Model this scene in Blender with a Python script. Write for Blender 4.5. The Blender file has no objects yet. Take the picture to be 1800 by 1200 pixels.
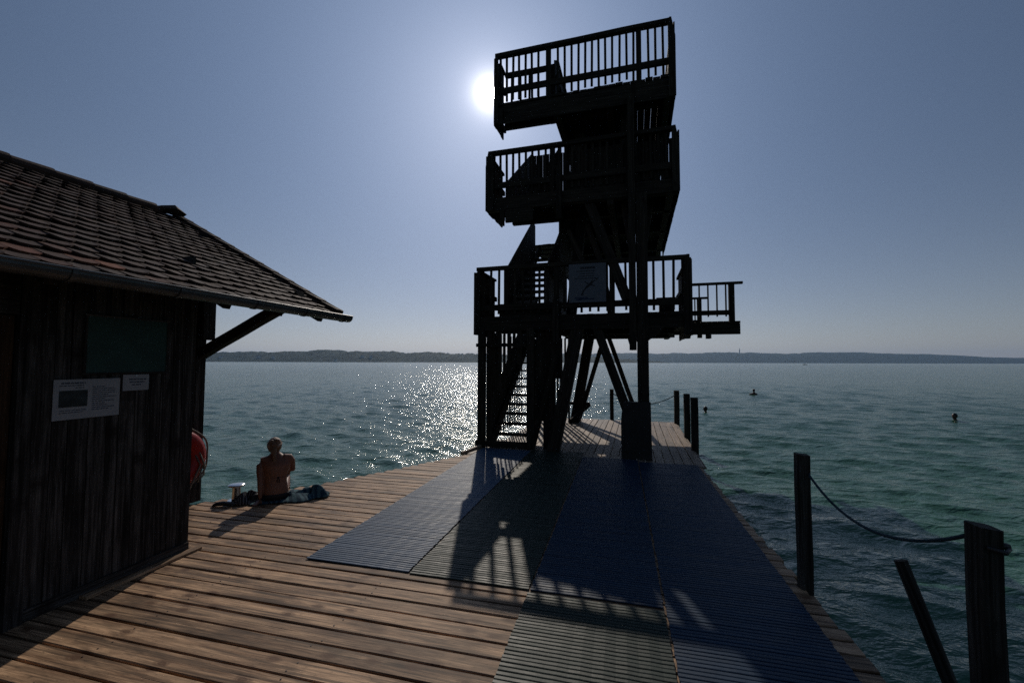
import bpy, bmesh, math, random
import numpy as np
from mathutils import Vector, Matrix

random.seed(11)
R = math.radians
scene = bpy.context.scene
COL = scene.collection

# ------------------------------------------------------------------ camera
VPX, F, EYE = 1090.0, 750.0, 1.75
yaw = math.atan((VPX - 900) / F)
pitch = math.atan(36.3 / F)
roll = R(0.15)
fw = Vector((-math.sin(yaw) * math.cos(pitch), math.cos(yaw) * math.cos(pitch), math.sin(pitch)))
rt = Vector((math.cos(yaw), math.sin(yaw), 0))
up = rt.cross(fw)
r2 = rt * math.cos(roll) + up * math.sin(roll)
u2 = -rt * math.sin(roll) + up * math.cos(roll)
cam = bpy.data.cameras.new('camera')
cam.lens, cam.sensor_width = 15.0, 36.0
cam.clip_start, cam.clip_end = 0.05, 40000
co = bpy.data.objects.new('camera', cam)
COL.objects.link(co)
co.matrix_world = Matrix(((r2.x, u2.x, -fw.x, 0), (r2.y, u2.y, -fw.y, 0), (r2.z, u2.z, -fw.z, EYE), (0, 0, 0, 1)))
scene.camera = co

SUN_EL, SUN_AZ = R(32.9), R(17.3)          # azimuth measured from +Y towards -X
SUN = Vector((-math.sin(SUN_AZ) * math.cos(SUN_EL), math.cos(SUN_AZ) * math.cos(SUN_EL), math.sin(SUN_EL)))
WATER = -0.62

# ------------------------------------------------------------------ mesh builder
class MB:
    def __init__(s):
        s.v, s.f, s.g, s.r = [], [], [], []

    def add(s, verts, faces, g=None, rnd=None):
        o = len(s.v)
        rnd = random.random() if rnd is None else rnd
        off = Vector((rnd * 37.0, rnd * 91.0, rnd * 53.0))
        s.v += [tuple(p) for p in verts]
        s.f += [tuple(i + o for i in f) for f in faces]
        s.g += [tuple(Vector(p) + off) for p in (g if g is not None else verts)]
        s.r += [rnd] * len(verts)

    def beam(s, p, q, w, h, up=(0, 0, 1), c=0.0, seg=1, wob=0.0, rnd=None):
        p, q = Vector(p), Vector(q)
        d = q - p
        L = d.length
        d.normalize()
        upv = Vector(up)
        sd = d.cross(upv)
        if sd.length < 1e-4:
            sd = d.cross(Vector((0, 1, 0)))
        sd.normalize()
        uv = sd.cross(d)
        a, b = w / 2, h / 2
        if c > 0:
            prof = [(-a + c, -b), (a - c, -b), (a, -b + c), (a, b - c), (a - c, b), (-a + c, b), (-a, b - c), (-a, -b + c)]
        else:
            prof = [(-a, -b), (a, -b), (a, b), (-a, b)]
        n = len(prof)
        vs, gs = [], []
        for k in range(seg + 1):
            t = k / seg
            ox = random.uniform(-wob, wob) if wob else 0
            oz = random.uniform(-wob, wob) if wob else 0
            for (x, y) in prof:
                vs.append(p + d * (L * t) + sd * (x + ox) + uv * (y + oz))
                gs.append(Vector((L * t, x, y)))
        fs = [tuple(range(n - 1, -1, -1)), tuple(range(seg * n, seg * n + n))]
        for k in range(seg):
            for i in range(n):
                j = (i + 1) % n
                fs.append((k * n + i, k * n + j, (k + 1) * n + j, (k + 1) * n + i))
        s.add(vs, fs, gs, rnd)
        return s

    def box(s, a, b, axis=None, rnd=None, c=0.0):
        a, b = Vector(a), Vector(b)
        ctr, sz = (a + b) / 2, b - a
        if axis is None:
            axis = max(range(3), key=lambda i: abs(sz[i]))
        if axis == 0:
            return s.beam((a.x, ctr.y, ctr.z), (b.x, ctr.y, ctr.z), abs(sz.y), abs(sz.z), c=c, rnd=rnd)
        if axis == 1:
            return s.beam((ctr.x, a.y, ctr.z), (ctr.x, b.y, ctr.z), abs(sz.x), abs(sz.z), c=c, rnd=rnd)
        return s.beam((ctr.x, ctr.y, a.z), (ctr.x, ctr.y, b.z), abs(sz.x), abs(sz.y), up=(0, 1, 0), c=c, rnd=rnd)

    def prism(s, poly, n, rnd=None, gdir=None):
        """closed polygon (3D points) extruded by vector n"""
        poly = [Vector(p) for p in poly]
        n = Vector(n)
        k = len(poly)
        vs = poly + [p + n for p in poly]
        fs = [tuple(range(k - 1, -1, -1)), tuple(range(k, 2 * k))]
        for i in range(k):
            j = (i + 1) % k
            fs.append((i, j, k + j, k + i))
        gs = None
        if gdir == 'z':
            gs = [Vector((p.z, p.x, p.y)) for p in vs]
        s.add(vs, fs, gs, rnd)
        return s

    def tube(s, pts, r, n=8, rnd=None):
        pts = [Vector(p) for p in pts]
        rs = r if isinstance(r, (list, tuple)) else [r] * len(pts)
        vs, gs, L = [], [], 0
        ref = Vector((0.31, 0.17, 0.93))
        for i, p in enumerate(pts):
            d = (pts[min(i + 1, len(pts) - 1)] - pts[max(i - 1, 0)]).normalized()
            a = d.cross(ref)
            if a.length < 1e-3:
                a = d.cross(Vector((1, 0, 0)))
            a.normalize()
            b = a.cross(d)
            if i:
                L += (p - pts[i - 1]).length
            for k in range(n):
                t = 2 * math.pi * k / n
                vs.append(p + (a * math.cos(t) + b * math.sin(t)) * rs[i])
                gs.append(Vector((L, math.cos(t) * rs[i], math.sin(t) * rs[i])))
        m = len(pts)
        fs = [tuple(range(n)), tuple(range((m - 1) * n + n - 1, (m - 1) * n - 1, -1))]
        for i in range(m - 1):
            for k in range(n):
                j = (k + 1) % n
                fs.append((i * n + j, i * n + k, (i + 1) * n + k, (i + 1) * n + j))
        s.add(vs, fs, gs, rnd)
        return s

    def lathe(s, prof, ctr=(0, 0, 0), n=20, rnd=None):
        ctr = Vector(ctr)
        vs = []
        for (r, z) in prof:
            for k in range(n):
                t = 2 * math.pi * k / n
                vs.append(ctr + Vector((r * math.cos(t), r * math.sin(t), z)))
        fs = []
        for i in range(len(prof) - 1):
            for k in range(n):
                j = (k + 1) % n
                fs.append((i * n + k, i * n + j, (i + 1) * n + j, (i + 1) * n + k))
        fs.append(tuple(range(n - 1, -1, -1)))
        fs.append(tuple(range((len(prof) - 1) * n, len(prof) * n)))
        s.add(vs, fs, None, rnd)
        return s

    def loft(s, rings, n=14, rnd=None):
        """rings: (centre, axis_a, axis_b) ellipses"""
        vs = []
        for (c, a, b) in rings:
            c, a, b = Vector(c), Vector(a), Vector(b)
            for k in range(n):
                t = 2 * math.pi * k / n
                vs.append(c + a * math.cos(t) + b * math.sin(t))
        fs = [tuple(range(n - 1, -1, -1)), tuple(range((len(rings) - 1) * n, len(rings) * n))]
        for i in range(len(rings) - 1):
            for k in range(n):
                j = (k + 1) % n
                fs.append((i * n + k, i * n + j, (i + 1) * n + j, (i + 1) * n + k))
        s.add(vs, fs, None, rnd)
        return s

    def ball(s, c, r, n=12, m=8, rnd=None):
        c = Vector(c)
        r = Vector(r) if not isinstance(r, (int, float)) else Vector((r, r, r))
        vs = [c + Vector((0, 0, -r.z))]
        for i in range(1, m):
            t = -math.pi / 2 + math.pi * i / m
            for k in range(n):
                p = 2 * math.pi * k / n
                vs.append(c + Vector((r.x * math.cos(t) * math.cos(p), r.y * math.cos(t) * math.sin(p), r.z * math.sin(t))))
        vs.append(c + Vector((0, 0, r.z)))
        fs = []
        for k in range(n):
            j = (k + 1) % n
            fs.append((0, 1 + j, 1 + k))
            fs.append((len(vs) - 1, 1 + (m - 2) * n + k, 1 + (m - 2) * n + j))
            for i in range(m - 2):
                fs.append((1 + i * n + k, 1 + i * n + j, 1 + (i + 1) * n + j, 1 + (i + 1) * n + k))
        s.add(vs, fs, None, rnd)
        return s

    def build(s, name, mat, parent=None, smooth=False, loc=None):
        me = bpy.data.meshes.new(name)
        me.from_pydata(s.v, [], s.f)
        bm = bmesh.new()
        bm.from_mesh(me)
        bmesh.ops.recalc_face_normals(bm, faces=bm.faces)
        bm.to_mesh(me)
        bm.free()
        a = me.attributes.new('rnd', 'FLOAT', 'POINT')
        a.data.foreach_set('value', np.array(s.r, dtype=np.float32))
        g = me.attributes.new('gv', 'FLOAT_VECTOR', 'POINT')
        g.data.foreach_set('vector', np.array(s.g, dtype=np.float32).ravel())
        if smooth:
            me.polygons.foreach_set('use_smooth', [True] * len(me.polygons))
        me.materials.append(mat)
        o = bpy.data.objects.new(name, me)
        COL.objects.link(o)
        if parent is not None:
            o.parent = parent
        if loc is not None:
            o.location = loc
        return o


def tag(o, label=None, cat=None, group=None, kind=None):
    if label: o['label'] = label
    if cat: o['category'] = cat
    if group: o['group'] = group
    if kind: o['kind'] = kind
    return o


def empty(name, loc=(0, 0, 0), rz=0.0):
    o = bpy.data.objects.new(name, None)
    o.empty_display_size = 0.2
    COL.objects.link(o)
    o.location = loc
    o.rotation_euler = (0, 0, rz)
    return o


def copy_tree(o, parent=None):
    c = o.copy()
    COL.objects.link(c)
    if parent is not None:
        c.parent = parent
    for ch in list(o.children):
        copy_tree(ch, c)
    return c


# ------------------------------------------------------------------ materials
class NT:
    def __init__(s, name):
        s.m = bpy.data.materials.new(name)
        s.m.use_nodes = True
        s.t = s.m.node_tree
        s.b = s.t.nodes['Principled BSDF']
        s.out = s.t.nodes['Material Output']

    def n(s, typ, **kw):
        nd = s.t.nodes.new(typ)
        for k, v in kw.items():
            setattr(nd, k, v)
        return nd

    def l(s, a, b):
        s.t.links.new(a, b)

    def attr(s, name):
        return s.n('ShaderNodeAttribute', attribute_name=name)

    def mapping(s, vec, scale=(1, 1, 1), loc=(0, 0, 0)):
        m = s.n('ShaderNodeMapping')
        m.inputs['Scale'].default_value = scale
        m.inputs['Location'].default_value = loc
        s.l(vec, m.inputs['Vector'])
        return m.outputs['Vector']

    def noise(s, vec, scale=1.0, detail=4, rough=0.55, dist=0.0):
        n = s.n('ShaderNodeTexNoise')
        n.inputs['Scale'].default_value = scale
        n.inputs['Detail'].default_value = detail
        n.inputs['Roughness'].default_value = rough
        n.inputs['Distortion'].default_value = dist
        s.l(vec, n.inputs['Vector'])
        return n.outputs['Fac']

    def ramp(s, fac, stops):
        r = s.n('ShaderNodeValToRGB')
        el = r.color_ramp.elements
        while len(el) < len(stops):
            el.new(0.5)
        for e, (p, c) in zip(el, stops):
            e.position = p
            e.color = (c, c, c, 1) if isinstance(c, (int, float)) else (*c, 1)
        s.l(fac, r.inputs['Fac'])
        return r.outputs['Color']

    def mix(s, fac, a, b, typ='MIX'):
        m = s.n('ShaderNodeMix', data_type='RGBA', blend_type=typ)
        for sock, val in ((m.inputs[0], fac), (m.inputs[6], a), (m.inputs[7], b)):
            if isinstance(val, (int, float)):
                sock.default_value = val
            elif isinstance(val, (tuple, list)):
                sock.default_value = (*val, 1)
            else:
                s.l(val, sock)
        return m.outputs[2]

    def math(s, op, a, b=None):
        m = s.n('ShaderNodeMath', operation=op)
        for sock, val in ((m.inputs[0], a), (m.inputs[1], b)):
            if val is None:
                continue
            if isinstance(val, (int, float)):
                sock.default_value = val
            else:
                s.l(val, sock)
        return m.outputs[0]

    def bump(s, h, strength=0.3, dist=0.01, normal=None):
        b = s.n('ShaderNodeBump')
        b.inputs['Strength'].default_value = strength
        b.inputs['Distance'].default_value = dist
        s.l(h, b.inputs['Height'])
        if normal is not None:
            s.l(normal, b.inputs['Normal'])
        s.l(b.outputs['Normal'], s.b.inputs['Normal'])
        return b.outputs['Normal']


def wood(name, dark, light, stain, rough=0.75, crack=0.5, spec=0.25, knots=True, bumpd=0.004, gscale=26, vary=0.55, kn=0.7):
    m = NT(name)
    gv = m.attr('gv').outputs['Vector']
    rnd = m.attr('rnd').outputs['Fac']
    grain = m.noise(m.mapping(gv, (1.3, gscale, gscale)), 1.0, 7, 0.68, 0.5)
    fine = m.noise(m.mapping(gv, (4, 95, 95)), 1.0, 3, 0.6)
    blot = m.noise(m.mapping(gv, (1.6, 5, 5)), 1.0, 4, 0.6, 0.6)
    base = m.mix(m.ramp(grain, [(0.38, 0.0), (0.62, 1.0)]), dark, light)
    base = m.mix(m.math('MULTIPLY', m.ramp(blot, [(0.52, 0.0), (0.64, 1.0)]), 0.5), base, stain)
    val = m.math('ADD', m.math('MULTIPLY', rnd, vary), 1.0 - vary * 0.55)
    base = m.mix(1.0, base, m.ramp(val, [(0.0, 0.0), (1.0, 1.0)]), 'MULTIPLY')
    fr = m.ramp(fine, [(0.38, 0.45), (0.56, 1.0)])
    base = m.mix(0.8, base, fr, 'MULTIPLY')
    lines_ = m.noise(m.mapping(gv, (0.7, 40, 40), (7.7, 0, 0)), 1.0, 2, 0.5, 0.6)
    base = m.mix(0.75, base, m.ramp(lines_, [(0.38, 0.30), (0.48, 1.0), (0.56, 1.0), (0.66, 0.55)]), 'MULTIPLY')
    speck = m.noise(m.mapping(gv, (28, 60, 60)), 1.0, 3, 0.6)
    base = m.mix(0.6, base, m.ramp(speck, [(0.30, 0.35), (0.40, 1.0)]), 'MULTIPLY')
    # long drying cracks
    cr = m.noise(m.mapping(gv, (0.9, 42, 42), (3.1, 0, 0)), 1.0, 2, 0.5, 0.25)
    crk = m.ramp(cr, [(0.275, 1.0), (0.315, 0.0)])
    base = m.mix(m.math('MULTIPLY', crk, crack), base, (dark[0] * 0.15, dark[1] * 0.15, dark[2] * 0.15))
    h = m.math('ADD', m.math('MULTIPLY', grain, 0.6), m.math('MULTIPLY', fine, 0.35))
    h = m.math('SUBTRACT', h, m.math('MULTIPLY', crk, 0.6))
    if knots:
        v = m.n('ShaderNodeTexVoronoi', voronoi_dimensions='2D')
        v.inputs['Scale'].default_value = 1.0
        m.l(m.mapping(gv, (3.6, 7.5, 7.5)), v.inputs['Vector'])
        kd = m.math('ADD', v.outputs['Distance'], m.math('MULTIPLY', m.math('SUBTRACT', m.noise(m.mapping(gv, (18, 40, 40)), 1.0, 2), 0.5), 0.16))
        k = m.ramp(kd, [(0.0, 0.9), (0.10, 1.0), (0.135, 0.45), (0.165, 0.65), (0.24, 0.0)])
        sepc = m.n('ShaderNodeSeparateColor')
        m.l(v.outputs['Color'], sepc.inputs[0])
        k = m.math('MULTIPLY', k, m.math('GREATER_THAN', sepc.outputs[0], 0.55))
        base = m.mix(m.math('MULTIPLY', k, kn), base, (dark[0] * 0.4, dark[1] * 0.33, dark[2] * 0.3))
    m.l(base, m.b.inputs['Base Color'])
    m.b.inputs['Roughness'].default_value = rough
    m.b.inputs['Specular IOR Level'].default_value = spec
    m.bump(h, 0.7, bumpd)
    return m.m


def plain(name, col, rough=0.5, metal=0.0, spec=0.5, var=0.25, scale=8.0, bump=0.0, bscale=60.0):
    m = NT(name)
    tc = m.n('ShaderNodeTexCoord').outputs['Object']
    nz = m.noise(tc, scale, 5, 0.6)
    lo = tuple(c * (1 - var) for c in col)
    hi = tuple(min(1, c * (1 + var)) for c in col)
    m.l(m.mix(m.ramp(nz, [(0.3, 0.0), (0.7, 1.0)]), lo, hi), m.b.inputs['Base Color'])
    m.b.inputs['Roughness'].default_value = rough
    m.b.inputs['Metallic'].default_value = metal
    m.b.inputs['Specular IOR Level'].default_value = spec
    if bump:
        m.bump(m.noise(tc, bscale, 3), bump, 0.01)
    return m.m


M = {}
M['deck'] = wood('deck_wood', (0.27, 0.152, 0.082), (0.76, 0.485, 0.285), (0.095, 0.054, 0.030), 0.66, 0.85, 0.3, gscale=15, vary=0.8, kn=0.9)
M['pale_deck'] = wood('pale_deck_wood', (0.30, 0.21, 0.145), (0.52, 0.40, 0.29), (0.15, 0.11, 0.08), 0.6, 0.5, 0.35)
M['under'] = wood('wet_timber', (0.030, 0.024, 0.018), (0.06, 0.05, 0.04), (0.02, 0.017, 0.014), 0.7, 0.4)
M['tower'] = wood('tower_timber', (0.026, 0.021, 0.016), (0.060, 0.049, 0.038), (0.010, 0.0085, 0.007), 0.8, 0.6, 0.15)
M['brace'] = wood('lit_brace_timber', (0.045, 0.034, 0.025), (0.085, 0.066, 0.048), (0.03, 0.024, 0.018), 0.8, 0.5, 0.15)  # lighter copy of the tower timber, light on the braces put into colour
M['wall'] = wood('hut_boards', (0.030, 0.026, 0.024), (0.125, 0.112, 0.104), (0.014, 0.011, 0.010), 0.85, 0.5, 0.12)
M['door'] = wood('door_boards', (0.045, 0.023, 0.012), (0.085, 0.044, 0.023), (0.03, 0.016, 0.009), 0.8, 0.4, 0.12)
M['post'] = wood('post_timber', (0.036, 0.033, 0.029), (0.085, 0.078, 0.068), (0.014, 0.013, 0.011), 0.85, 0.6, 0.15)
M['zinc'] = plain('zinc', (0.10, 0.105, 0.11), 0.5, 0.8, 0.5, 0.3, 5, 0.1)
M['steel'] = plain('stainless_steel', (0.62, 0.61, 0.60), 0.24, 1.0, 0.5, 0.1, 20)
M['dark_metal'] = plain('dark_metal', (0.05, 0.05, 0.052), 0.5, 0.6)
M['box'] = plain('cabinet_paint', (0.020, 0.020, 0.020), 0.65, 0.0, 0.3, 0.3, 3, 0.1)
M['rope'] = plain('rope_fibre', (0.02, 0.045, 0.06), 0.8, 0, 0.2, 0.4, 60, 0.5, 180)
M['pale_rope'] = plain('pale_rope_fibre', (0.22, 0.19, 0.16), 0.8, 0, 0.2, 0.25, 60, 0.5, 180)
M['red'] = plain('buoy_red', (0.36, 0.010, 0.006), 0.42, 0, 0.4, 0.15, 6)
M['white'] = plain('white_plastic', (0.62, 0.60, 0.58), 0.5, 0, 0.4, 0.08, 6)
M['paper'] = plain('paper', (0.31, 0.31, 0.325), 0.6, 0, 0.3, 0.06, 9)
M['ink'] = plain('ink', (0.05, 0.055, 0.08), 0.7, 0, 0.2, 0.2, 30)
M['picture'] = plain('printed_picture', (0.025, 0.032, 0.034), 0.6, 0, 0.3, 0.6, 14)
M['green_board'] = plain('green_board', (0.014, 0.046, 0.037), 0.55, 0, 0.35, 0.25, 6)
M['sign'] = plain('sign_panel', (0.105, 0.115, 0.14), 0.6, 0, 0.3, 0.08, 6)
M['sign_ink'] = plain('sign_ink', (0.012, 0.014, 0.018), 0.6, 0, 0.3, 0.1, 20)
M['sign_blue'] = plain('sign_blue', (0.012, 0.03, 0.07), 0.6, 0, 0.3, 0.2, 20)
M['skin'] = plain('skin', (0.20, 0.085, 0.05), 0.5, 0, 0.35, 0.10, 12, 0.05, 120)
M['hair'] = plain('hair', (0.16, 0.085, 0.045), 0.5, 0, 0.4, 0.5, 70, 0.6, 160)
M['cap'] = plain('cap_cloth', (0.30, 0.22, 0.18), 0.7, 0, 0.2, 0.3, 40, 0.4, 120)
M['swimwear'] = plain('swimwear', (0.012, 0.012, 0.016), 0.6, 0, 0.3, 0.2, 30)
M['shoe'] = plain('shoe_rubber', (0.015, 0.015, 0.017), 0.6)
M['house'] = plain('house_plaster', (0.75, 0.73, 0.70), 0.8, 0, 0.2, 0.15, 0.2)
M['house_roof'] = plain('house_roof', (0.09, 0.05, 0.04), 0.8, 0, 0.2, 0.2, 0.2)
M['swimmer'] = plain('swimmer_skin', (0.10, 0.05, 0.035), 0.5, 0, 0.3, 0.1, 12)
M['dark_hair'] = plain('dark_hair', (0.012, 0.010, 0.010), 0.45, 0, 0.4, 0.3, 60)


def striped_cloth(name, a, b, scale):
    m = NT(name)
    tc = m.attr('gv').outputs['Vector']
    w = m.n('ShaderNodeTexWave', wave_type='BANDS', bands_direction='X')
    w.inputs['Scale'].default_value = scale
    w.inputs['Distortion'].default_value = 3.5
    w.inputs['Detail'].default_value = 1.5
    m.l(tc, w.inputs['Vector'])
    m.l(m.mix(m.ramp(w.outputs['Fac'], [(0.45, 0.0), (0.6, 1.0)]), a, b), m.b.inputs['Base Color'])
    m.b.inputs['Roughness'].default_value = 0.85
    m.b.inputs['Specular IOR Level'].default_value = 0.15
    m.bump(m.noise(tc, 300, 2), 0.4, 0.004)
    return m.m


M['towel'] = striped_cloth('towel_cloth', (0.014, 0.045, 0.072), (0.060, 0.125, 0.150), 2.4)
M['clothes'] = striped_cloth('striped_clothes', (0.010, 0.010, 0.013), (0.14, 0.14, 0.15), 7.0)


def mat_rubber(name, col):
    m = NT(name)
    gv = m.attr('gv').outputs['Vector']
    rnd = m.attr('rnd').outputs['Fac']
    n1 = m.noise(m.mapping(gv, (2.5, 2.5, 2.5)), 1.0, 5, 0.6)
    c = m.mix(m.ramp(n1, [(0.3, 0.0), (0.72, 1.0)]), tuple(x * 0.75 for x in col), tuple(x * 1.2 + 0.006 for x in col))
    c = m.mix(0.35, c, m.ramp(rnd, [(0.0, 0.55), (1.0, 1.0)]), 'MULTIPLY')
    m.l(c, m.b.inputs['Base Color'])
    m.l(m.ramp(n1, [(0.3, 0.46), (0.7, 0.62)]), m.b.inputs['Roughness'])
    m.b.inputs['Specular IOR Level'].default_value = 0.25
    m.bump(m.noise(m.mapping(gv, (30, 60, 60)), 1.0, 3), 0.25, 0.004)
    return m.m


M['mat_blue'] = mat_rubber('blue_rubber', (0.006, 0.033, 0.074))
M['mat_slate'] = mat_rubber('slate_blue_rubber', (0.042, 0.090, 0.160))
M['mat_green'] = mat_rubber('green_rubber', (0.016, 0.033, 0.026))


def tile_mat():
    m = NT('clay_tiles')
    gv = m.attr('gv').outputs['Vector']
    rnd = m.attr('rnd').outputs['Fac']
    base = m.ramp(rnd, [(0.0, (0.046, 0.024, 0.016)), (0.45, (0.080, 0.038, 0.024)), (0.8, (0.078, 0.050, 0.040)), (0.93, (0.13, 0.050, 0.030)), (0.985, (0.26, 0.085, 0.040))])
    nz = m.noise(m.mapping(gv, (9, 9, 9)), 1.0, 6, 0.65)
    moss = m.noise(m.mapping(gv, (30, 30, 30)), 1.0, 4, 0.6)
    base = m.mix(m.ramp(nz, [(0.35, 0.0), (0.7, 0.7)]), base, (0.020, 0.018, 0.015))
    base = m.mix(m.ramp(moss, [(0.6, 0.0), (0.72, 0.5)]), base, (0.09, 0.085, 0.075))
    m.l(base, m.b.inputs['Base Color'])
    m.l(m.ramp(nz, [(0.3, 0.6), (0.7, 0.85)]), m.b.inputs['Roughness'])
    m.b.inputs['Specular IOR Level'].default_value = 0.2
    m.bump(m.math('ADD', nz, m.math('MULTIPLY', moss, 0.5)), 0.6, 0.006)
    return m.m


M['tiles'] = tile_mat()


def water_mat():
    m = NT('lake_water')
    pos = m.n('ShaderNodeNewGeometry').outputs['Position']
    mp = m.n('ShaderNodeMapping')
    mp.inputs['Rotation'].default_value = (0, 0, R(-14))
    m.l(pos, mp.inputs['Vector'])
    v = mp.outputs['Vector']
    a = m.noise(m.mapping(v, (2.2, 4.2, 1)), 1.0, 4, 0.55, 0.3)
    b = m.noise(m.mapping(v, (9, 15, 1)), 1.0, 3, 0.55, 0.2)
    big = m.noise(m.mapping(v, (0.35, 0.8, 1)), 1.0, 3, 0.5, 0.2)
    h = m.math('ADD', m.math('MULTIPLY', a, 0.12), m.math('MULTIPLY', b, 0.018))
    h = m.math('ADD', h, m.math('MULTIPLY', big, 0.05))
    patch = m.noise(m.mapping(pos, (0.02, 0.05, 1)), 1.0, 3, 0.5)
    m.l(m.mix(m.ramp(patch, [(0.35, 0.0), (0.7, 1.0)]), (0.034, 0.108, 0.066), (0.044, 0.128, 0.080)), m.b.inputs['Base Color'])
    m.l(m.attr('lost').outputs['Fac'], m.b.inputs['Roughness'])
    m.b.inputs['IOR'].default_value = 1.333
    m.b.inputs['Specular Tint'].default_value = (0.90, 1.0, 0.88, 1)
    m.b.inputs['Specular IOR Level'].default_value = 0.5
    m.bump(h, 0.85, 1.0)
    return m.m


M['water'] = water_mat()


def hill_mat(name, a, b):
    m = NT(name)
    pos = m.n('ShaderNodeNewGeometry').outputs['Position']
    n1 = m.noise(m.mapping(pos, (0.012, 0.012, 0.03)), 1.0, 6, 0.7)
    m.l(m.mix(m.ramp(n1, [(0.35, 0.0), (0.65, 1.0)]), a, b), m.b.inputs['Base Color'])
    m.b.inputs['Roughness'].default_value = 0.9
    m.b.inputs['Specular IOR Level'].default_value = 0.1
    return m.m


M['hill'] = hill_mat('wooded_hill', (0.022, 0.036, 0.026), (0.055, 0.075, 0.045))

# ------------------------------------------------------------------ world, sun
world = bpy.data.worlds.new('World')
scene.world = world
world.use_nodes = True
wt = world.node_tree
wt.nodes.clear()
wo = wt.nodes.new('ShaderNodeOutputWorld')
bg = wt.nodes.new('ShaderNodeBackground')
sky = wt.nodes.new('ShaderNodeTexSky')
sky.sky_type = 'NISHITA'
sky.sun_disc = False
sky.sun_elevation = SUN_EL
sky.sun_rotation = -SUN_AZ
sky.altitude = 500
sky.air_density = 1.0
sky.dust_density = 0.7
sky.ozone_density = 1.2
SKY_STRENGTH = 0.055
bg.inputs['Strength'].default_value = SKY_STRENGTH
# the sun itself and the bright aureole of hazy air round it, fixed in the sky by direction
tc = wt.nodes.new('ShaderNodeTexCoord')
vn = wt.nodes.new('ShaderNodeVectorMath'); vn.operation = 'NORMALIZE'
wt.links.new(tc.outputs['Generated'], vn.inputs[0])
dp = wt.nodes.new('ShaderNodeVectorMath'); dp.operation = 'DOT_PRODUCT'
wt.links.new(vn.outputs['Vector'], dp.inputs[0])
dp.inputs[1].default_value = SUN


def wmath(op, a, b=None, clamp=False):
    n = wt.nodes.new('ShaderNodeMath'); n.operation = op; n.use_clamp = clamp
    for s_, v in ((n.inputs[0], a), (n.inputs[1], b)):
        if v is None: continue
        if isinstance(v, (int, float)): s_.default_value = v
        else: wt.links.new(v, s_)
    return n.outputs[0]


ang = wmath('ARCCOSINE', wmath('MINIMUM', dp.outputs['Value'], 0.9999999))       # radians from the sun
deg = wmath('MULTIPLY', ang, 180 / math.pi)


def expo(amp, width):
    return wmath('MULTIPLY', wmath('EXPONENT', wmath('MULTIPLY', deg, -1.0 / width)), amp)


glow = wmath('ADD', expo(10.0, 0.75), wmath('ADD', expo(0.8, 2.2), expo(0.05, 8.0)))
disc = wmath('MULTIPLY', wmath('LESS_THAN', deg, 0.7), 60.0)
glow = wmath('ADD', glow, disc)
gcol = wt.nodes.new('ShaderNodeMix'); gcol.data_type = 'RGBA'; gcol.blend_type = 'MULTIPLY'
gcol.inputs[0].default_value = 1.0
gcol.inputs[6].default_value = (1.0, 0.94, 0.92, 1)
wt.links.new(glow, gcol.inputs[7])
# broad bluish forward scatter and the pale pinkish band of haze low over the lake
sepz = wt.nodes.new('ShaderNodeSeparateXYZ')
wt.links.new(vn.outputs['Vector'], sepz.inputs[0])
elev = wmath('MAXIMUM', sepz.outputs['Z'], 0.0)
band = wmath('MULTIPLY', wmath('EXPONENT', wmath('MULTIPLY', elev, -1 / 0.12)), wmath('ADD', wmath('MULTIPLY', expo(1.0, 34.0), 0.85), 0.09))
wide = expo(0.74, 25.0)
def tinted(val, col):
    n = wt.nodes.new('ShaderNodeMix'); n.data_type = 'RGBA'; n.blend_type = 'MULTIPLY'
    n.inputs[0].default_value = 1.0
    n.inputs[6].default_value = (*col, 1)
    wt.links.new(val, n.inputs[7])
    b_ = wt.nodes.new('ShaderNodeBackground')
    wt.links.new(n.outputs[2], b_.inputs['Color'])
    return b_.outputs[0]
hs = wt.nodes.new('ShaderNodeHueSaturation')
hs.inputs['Saturation'].default_value = 1.0
wt.links.new(sky.outputs['Color'], hs.inputs['Color'])
bg2 = wt.nodes.new('ShaderNodeBackground')
bg2.inputs['Strength'].default_value = 1.0
wt.links.new(gcol.outputs[2], bg2.inputs['Color'])
tint = wt.nodes.new('ShaderNodeMix'); tint.data_type = 'RGBA'; tint.blend_type = 'MULTIPLY'
tint.inputs[0].default_value = 1.0
tint.inputs[7].default_value = (0.96, 0.985, 1.04, 1)
wt.links.new(hs.outputs['Color'], tint.inputs[6])
wt.links.new(tint.outputs[2], bg.inputs['Color'])
ad = wt.nodes.new('ShaderNodeAddShader')
wt.links.new(bg.outputs[0], ad.inputs[0])
wt.links.new(bg2.outputs[0], ad.inputs[1])
for sh in (tinted(band, (1.0, 0.80, 0.82)), tinted(wide, (0.55, 0.825, 1.36))):
    a2 = wt.nodes.new('ShaderNodeAddShader')
    wt.links.new(ad.outputs[0], a2.inputs[0])
    wt.links.new(sh, a2.inputs[1])
    ad = a2
wt.links.new(ad.outputs[0], wo.inputs['Surface'])

sl = bpy.data.lights.new('sun', 'SUN')
sl.energy = 3.8
sl.angle = R(0.53)
sl.color = (1.0, 0.90, 0.78)
so = bpy.data.objects.new('sun', sl)
COL.objects.link(so)
so.rotation_euler = SUN.to_track_quat('Z', 'Y').to_euler()

vs = scene.view_settings
vs.view_transform, vs.look, vs.gamma, vs.use_curve_mapping = 'Standard', 'None', 1.0, False
vs.exposure = -1.0
scene.cycles.max_bounces = 6
scene.cycles.use_denoising = False      # keeps the fine glitter and grain
scene.cycles.volume_bounces = 0

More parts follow.
